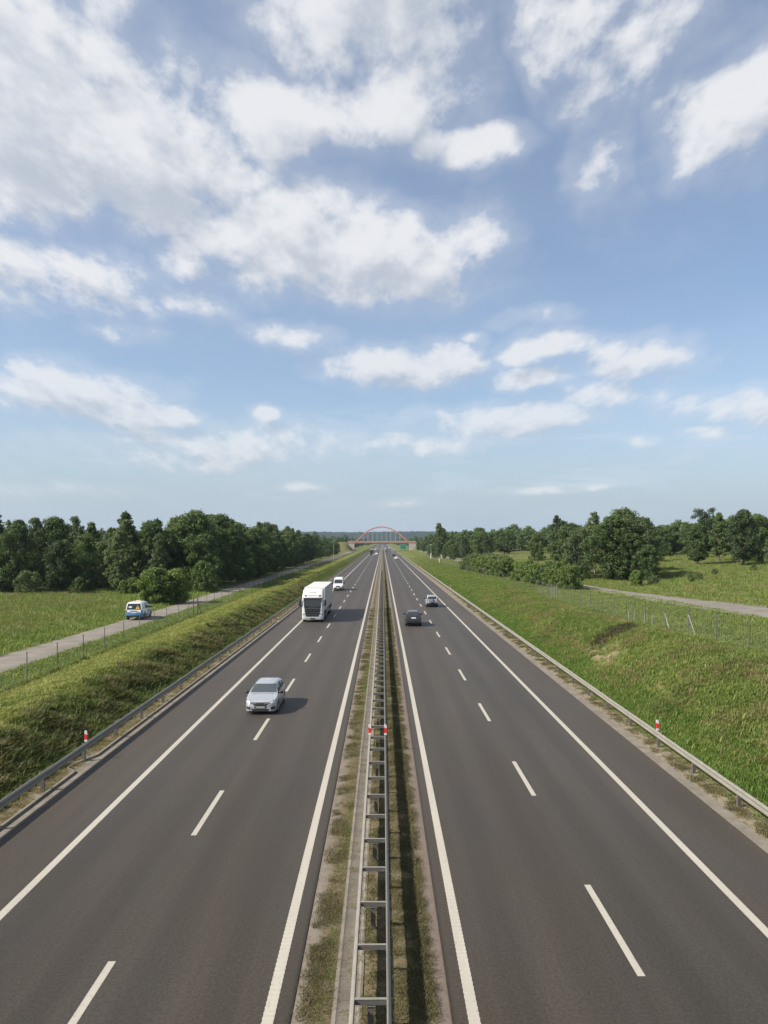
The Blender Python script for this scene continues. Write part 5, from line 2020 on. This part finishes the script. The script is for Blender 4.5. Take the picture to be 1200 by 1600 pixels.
# seen from behind the rear the triangle sits to the right: local -x
tri = v.panel('warning_triangle', [(-.66, 1.20), (-.12, 1.20), (-.39, 1.72)], 'B', BLACK, grid=.06, out=.016)
v.panel('triangle_face', [(-.60, 1.225), (-.18, 1.225), (-.39, 1.64)], 'B', YELLOW, parent=tri, grid=.06, out=.022)
v.panel('exclamation_bar', [(-.42, 1.34), (-.36, 1.34), (-.345, 1.53), (-.435, 1.53)], 'B', BLACK, parent=tri, grid=.06, out=.028)
v.panel('exclamation_dot', [(-.42, 1.25), (-.36, 1.25), (-.36, 1.30), (-.42, 1.30)], 'B', BLACK, parent=tri, grid=.06, out=.028)
v.panel('window_smear', [(.22, 1.36), (.52, 1.34), (.58, 1.48), (.36, 1.54), (.20, 1.48)], 'B', WHITE, grid=.06, out=.014)  # white smear-shaped panel on the left of the rear glass
v.panel('number_plate', [(-.28, .90), (.28, .90), (.28, .79), (-.28, .79)], 'B', PLATE, grid=.06, out=.02)
v.panel('handle_trim', [(-.36, 1.02), (.36, 1.02), (.36, .95), (-.36, .95)], 'B', BLACK, grid=.06, out=.02)
v.panel('rear_bumper', [(-.84, .52), (.84, .52), (.80, .38), (-.80, .38)], 'B', BLACK, grid=.08, out=.02)
v.both('tail_light', [(.74, 1.12), (.86, 1.10), (.87, .88), (.76, .88)], 'B', TAIL, grid=.05)
v.both('headlight', [(.48, .78), (.80, .82), (.82, .94), (.5, .92)], 'F', LAMP, grid=.06)
v.mirrors(1.75, 1.22, BLACK, (.11, .08, .11), .12)
v.wheels(ALLOY_DARK, .21)
MB().bbox(-.24, .24, 2.7 - 2.45, 2.86 - 2.45, 1.965, 2.03, .02).build('roof_light_bar', mat('pale_amber', (.75, .55, .28), .3), v.root)


# --- lorries
def lorry(label, x, y_near, facing, cab_mat, box_mat, detail=True, group=None):
    Lc, Lt = 2.35, 13.6
    total = 16.4
    root = empty('lorry', (x, y_near + total / 2, 0), 0 if facing < 0 else math.pi, label, 'lorry', group)
    oy = -total / 2
    Wc = 1.245
    # cab: side outline (y back from the nose, z), swept across with rounded corners
    out = [(.10, .34), (.02, .42), (.0, .75), (.03, 1.25), (.06, 1.92), (.16, 2.95), (.30, 3.22), (.62, 3.62), (1.05, 3.86), (1.55, 3.93), (2.2, 3.95), (2.3, 3.9), (2.3, 1.0), (2.1, .9), (2.1, .4)]
    xs = [-1.0, -.965, -.88, -.5, 0, .5, .88, .965, 1.0]
    tuck = [.16, .06, .0, 0, 0, 0, .0, .06, .16]
    mb = MB()
    n = len(out)
    V = []
    for k, xx in enumerate(xs):
        for (yy, zz) in out:
            ty = tuck[k] * (1 if yy < .8 else (0 if yy < 2 else -.3)) * (1.25 if zz > 1 else 1)
            tz = -tuck[k] * .9 if zz > 3.3 else 0
            tx = 1 - .05 * max(0, (zz - 3.0))
            V.append((xx * Wc * tx, oy + yy + ty, zz + tz))
    F = [(k * n + i, k * n + (i + 1) % n, (k + 1) * n + (i + 1) % n, (k + 1) * n + i) for k in range(len(xs) - 1) for i in range(n)]
    F += [tuple(range(n)), tuple(range(len(xs) * n - 1, (len(xs) - 1) * n - 1, -1))]
    mb.add(V, F)
    cab = mb.build('cab', cab_mat, root, smooth=32)
    bm = bmesh.new(); bm.from_mesh(cab.data)
    class Shell(Vehicle):
        def __init__(self):
            self.L = 0; self.root = root; self.bvh = BVHTree.FromBMesh(bm)
    s = Shell()
    # panels: y outlines for the sides are measured in local space
    P = s.panel
    P('windscreen', [(-1.12, 1.98), (1.12, 1.98), (1.13, 2.2), (1.08, 2.86), (-1.08, 2.86), (-1.13, 2.2)], 'F', GLASS, grid=.16)
    P('sun_visor', [(-1.10, 2.80), (1.10, 2.80), (1.08, 2.93), (-1.08, 2.93)], 'F', BLACK, grid=.16, out=.10)
    P('upper_grille', [(-1.02, 1.97), (1.02, 1.97), (.96, 1.66), (-.96, 1.66)], 'F', BLACK, grid=.14, out=.012)
    P('grille', [(-.95, 1.64), (.95, 1.64), (.84, .80), (.66, .70), (-.66, .70), (-.84, .80)], 'F', BLACK, grid=.14, out=.006)
    GR = ALLOY_DARK
    for (z, w) in ((1.62, .94), (1.40, .90), (1.18, .87), (.96, .83), (.78, .74)):
        m = MB(); m.bbox(-w, w, oy - .035, oy + .05, z - .045, z + .02, .012); m.build('grille_bar', GR, root)
    P('bumper', [(-1.18, .62), (1.18, .62), (1.16, .38), (-1.16, .38)], 'F', cab_mat, grid=.16, out=.04)
    P('number_plate', [(-.27, .56), (.27, .56), (.27, .45), (-.27, .45)], 'F', PLATE if not detail else ALLOY_DARK, grid=.1, out=.055)
    s.both('headlight', [(.78, .90), (1.16, .96), (1.18, .80), (.80, .72)], 'F', LAMP, grid=.08, out=.02)
    s.both('lamp_recess', [(.78, 1.0), (1.17, 1.06), (1.18, .98), (.78, .92)], 'F', LAMP_DARK, grid=.08, out=.02)
    if detail:
        RED_TEXT = mat('faded_red_print', (0.62, 0.20, 0.18), .6)
        P('roof_nameplate', [(-.42, 3.62), (.42, 3.62), (.42, 3.53), (-.42, 3.53)], 'F', GALV_DULL, grid=.1, out=.012)
        P('red_banner', [(-.56, 3.24), (.56, 3.24), (.52, 3.15), (-.52, 3.15)], 'F', RED_TEXT, grid=.1, out=.012)
        s.both('visor_lamp', [(.68, 3.20), (.96, 3.30), (.98, 3.10), (.72, 3.06)], 'F', LAMP_DARK, grid=.08, out=.02)
        s.both('marker_lamp', [(.66, 3.60), (.76, 3.60), (.76, 3.52), (.66, 3.52)], 'F', LAMP, grid=.08, out=.02)
        # raised letters on the black strip above the grille
        cu = bpy.data.curves.new('lettering', 'FONT')
        cu.body = 'SCANIA'
        cu.size = .20; cu.align_x = 'CENTER'; cu.extrude = .008; cu.space_character = 1.35
        t = link('lettering', cu, root)
        t.location = (0, oy + .018, 1.75); t.rotation_euler = (R(90), 0, 0)
        cu.materials.append(CHROME)
    sw = [(oy + .42, 2.0), (oy + 1.25, 2.0), (oy + 1.25, 2.8), (oy + .55, 2.8), (oy + .36, 2.2)]
    s.both('side_window', sw, 'S', GLASS, grid=.15)
    for sx in (-1, 1):
        m = MB()
        m.bbox(sx * 1.50 - .13, sx * 1.50 + .13, oy + .02, oy + .20, 1.98, 2.72, .05)
        m.tube((sx * 1.2, oy + .2, 2.66), (sx * 1.5, oy + .12, 2.68), .035, n=6)
        m.tube((sx * 1.2, oy + .2, 2.04), (sx * 1.5, oy + .12, 2.05), .035, n=6)
        m.build('wing_mirror', BLACK, root, smooth=40)
        m = MB()
        m.bbox(sx * 1.16 - .03, sx * 1.16 + .03, oy + 2.3, oy + 2.85, 1.1, 3.8, .02)
        m.build('side_fairing', cab_mat, root)
    # trailer
    t0 = oy + 2.95
    t = MB()
    t.bbox(-1.275, 1.275, t0, t0 + 13.45, 1.15, 4.0, .04)
    tr = t.build('trailer_box', box_mat, root, smooth=None)
    edge = MB()
    for sx in (-1, 1):
        edge.box(sx * 1.277 - .012, sx * 1.277 + .012, t0 + .05, t0 + 13.4, 1.17, 1.30)
        edge.box(sx * 1.277 - .012, sx * 1.277 + .012, t0 + .05, t0 + 13.4, 3.86, 3.97)
    edge.build('edge_rail', GALV_DULL, root)
    for i in range(9):
        m = MB()
        for sx in (-1, 1):
            m.box(sx * 1.279 - .006, sx * 1.279 + .006, t0 + .7 + 1.5 * i, t0 + .74 + 1.5 * i, 1.3, 3.86)
        m.build('curtain_strap', GALV_DULL, root)
    ch = MB()
    ch.box(-.5, .5, oy + .6, oy + 16.2, .55, 1.14)
    ch.box(-1.2, 1.2, oy + 2.4, oy + 3.1, .5, 1.0)
    ch.build('chassis', BLACK, root)
    for sx in (-1, 1):
        m = MB()
        m.box(sx * 1.20 - .02, sx * 1.20 + .02, t0 + 3.6, t0 + 7.8, .5, 1.02)
        m.build('side_guard', GALV_DULL, root)
    # rear
    rr = MB()
    for sx in (-1, 1):
        rr.box(sx * .62 - .55, sx * .62 + .55, t0 + 13.452, t0 + 13.475, 1.3, 3.9)
    rr.build('rear_doors', box_mat, root)
    m = MB(); m.box(-1.2, 1.2, oy + 16.25, oy + 16.38, .5, .72); m.build('rear_bumper', BLACK, root)
    for sx in (-1, 1):
        m = MB(); m.box(sx * .95 - .2, sx * .95 + .2, oy + 16.385, oy + 16.4, .78, .95); m.build('tail_light', TAIL, root)
    # wheels
    r, wd = .50, .32
    N = 20
    me = rm = None
    for wy in (1.45, 5.1, 11.6, 12.9, 14.2):
        for sx in (-1, 1):
            if me is None:
                o = MB().tube((0, 0, 0), (wd, 0, 0), r, r, N).build('wheel', RUBBER, root, smooth=40)
                me = o.data
                ro = MB().tube((wd - .02, 0, 0), (wd + .012, 0, 0), r * .60, r * .52, N).tube((wd, 0, 0), (wd + .05, 0, 0), r * .2, r * .16, 10).build('rim', ALLOY, o, smooth=40)
                rm = ro.data
            else:
                o = link('wheel', me, root); ro = link('rim', rm, o)
            o.location = (sx * (1.235 - wd), oy + wy, r)
            if sx < 0:
                o.rotation_euler = (0, 0, math.pi)
    for sx in (-1, 1):
        m = MB()
        for wy in (1.45, 5.1):
            m.box(sx * 1.09 - .15, sx * 1.09 + .15, oy + wy - .55, oy + wy + .55, 1.02, 1.06)
        m.build('mudguard', BLACK, root)
    bm.free()
    return root


LORRY_WHITE = mat('lorry_white', (0.60, 0.595, 0.57), 0.4, 0.0, coat=0.4, var=0.03)
CURTAIN = mat('trailer_curtain', (0.50, 0.49, 0.46), 0.55, 0.0, var=0.05, vscale=.8)
lorry('white high-cab lorry with a black grille and pale box trailer coming towards the viewer', -8.36, 90.6, -1, LORRY_WHITE, CURTAIN)
DARK_CAB = paint('dark_cab', (0.030, 0.028, 0.030), 0.0, 0.35)
lorry('distant oncoming lorry with a dark cab and white-topped trailer before the bridge', -8.3, 560, -1, DARK_CAB, CURTAIN, detail=False)
lorry('distant lorry with a grey trailer driving away ahead of the small white car', 7.3, 500, +1, paint('grey_cab', (0.12, 0.13, 0.14)), mat('grey_trailer', (.20, .20, .21), .5, var=.05), detail=False)


def plain_car(name, label, spec, colour, x, y, facing, group=None):
    v = Vehicle(name, label, 'car', spec, x, y, facing, group)
    v.body(colour)
    if spec is HATCH:
        hatch_details(v, GLASS)
    else:
        suv_details(v)
    v.wheels(ALLOY, .2)


plain_car('hatchback', 'small white car driving away close behind the distant grey lorry', HATCH, WHITE_PAINT, 7.25, 408, +1)
plain_car('hatchback', 'distant dark car driving away in the inner right lane near the bridge', HATCH, DARK, 3.6, 690, +1)
plain_car('hatchback', 'distant silver oncoming car overtaking the dark lorry on the left carriageway', HATCH, SILVER, -5.6, 505, -1)
plain_car('suv', 'distant white oncoming car just behind the silver one in the inner lane', SUV, WHITE_PAINT, -4.3, 545, -1)
for i, (nm, sp, cl, x, y, fc, lb) in enumerate((
        ('suv', SUV, DARK, 6.2, 880, +1, 'tiny dark car driving away far beyond the bridge in the slow lane'),
        ('hatchback', HATCH, WHITE_PAINT, 3.4, 960, +1, 'tiny white car driving away far beyond the bridge in the inner lane'),
        ('hatchback', HATCH, SILVER, -4.2, 900, -1, 'tiny silver oncoming car beyond the bridge in the inner lane'),
        ('suv', SUV, WHITE_PAINT, -8.0, 860, -1, 'tiny white oncoming car beyond the bridge in the slow lane'),
        ('suv', SUV, SILVER2, -8.2, 1050, -1, 'tiny pale oncoming car farthest away in the slow lane'))):
    plain_car(nm, lb, sp, cl, x, y, fc)
v = Vehicle('delivery_van', 'tiny white van driving away beyond the bridge', 'van', VAN, 7.4, 930, +1)
v.body(WHITE_PAINT)
v.panel('rear_window', [(-.7, 1.5), (.7, 1.5), (.7, 2.1), (-.7, 2.1)], 'B', GLASS)
v.wheels(ALLOY_DARK, .22)

# a bird gliding over the left wood
bird = empty('bird', (-58.0, 315.0, 44.0), 0.4, label='tiny dark bird gliding in the sky over the left wood', cat='bird')
m = MB()
BN = 10
body = [(-.42, .02), (-.30, .07), (-.1, .11), (.15, .10), (.32, .06), (.42, .05), (.48, .02)]
vv = [(r * math.cos(2 * math.pi * i / BN), y, r * math.sin(2 * math.pi * i / BN)) for (y, r) in body for i in range(BN)]
ff = [(j * BN + i, j * BN + (i + 1) % BN, (j + 1) * BN + (i + 1) % BN, (j + 1) * BN + i) for j in range(len(body) - 1) for i in range(BN)]
m.add(vv, ff)
for sx in (-1, 1):
    m.add([(sx * .05, -.16, .03), (sx * .05, .2, .03), (sx * .5, .16, .13), (sx * .5, -.14, .13), (sx * 1.0, -.08, .05), (sx * .95, .02, .05),
           (sx * .05, -.16, .06), (sx * .05, .2, .06), (sx * .5, .16, .15), (sx * .5, -.14, .15)], [(0, 1, 2, 3), (3, 2, 5, 4), (6, 9, 8, 7), (9, 4, 5, 8)])
m.add([(-.05, -.4, .0), (.05, -.4, .0), (.14, -.7, .0), (-.14, -.7, .0)], [(0, 1, 2, 3)])
m.build('body', mat('dark_feathers', (.03, .03, .032), .8), bird, smooth=60)

# bits of litter and stone the photo shows on the verge
PALE_STONE = mat('pale_stone', (.42, .40, .35), .9, var=.1)
for i, (x, y, lb) in enumerate(((16.6, 31.0, 'larger pale stone lying on the bare patch of the right bank'), (16.1, 29.8, 'smaller pale stone lying on the bare patch of the right bank'))):
    bm = bmesh.new()
    bmesh.ops.create_icosphere(bm, subdivisions=2, radius=.16 - .04 * i)
    for q in bm.verts:
        q.co *= 1 + .35 * mnoise.noise(q.co * 7 + Vector((i * 3, 0, 0)))
        q.co.z *= .6
    me = bpy.data.meshes.new('stone'); bm.to_mesh(me); bm.free()
    me.materials.append(PALE_STONE)
    o = link('stone', me, None, (x, y, ground_z(x, y) + .06))
    tag(o, lb, 'stone')

# ------------------------------------------------------------------ haze
HAZE = 0.00008
hm = bpy.data.materials.new('haze')
hm.use_nodes = True
hm.node_tree.nodes.clear()
g = NT(hm.node_tree)
pv = g.node('ShaderNodeVolumePrincipled')
pv.inputs['Color'].default_value = (0.66, 0.82, 1.0, 1)
pv.inputs['Density'].default_value = HAZE
pv.inputs['Anisotropy'].default_value = 0.3
ho = g.node('ShaderNodeOutputMaterial')
g.l.new(pv.outputs[0], ho.inputs['Volume'])
hb = MB().box(-3900, 3900, -260, 4000, -2.5, 90)
hz = hb.build('haze', hm)
hz['kind'] = 'stuff'
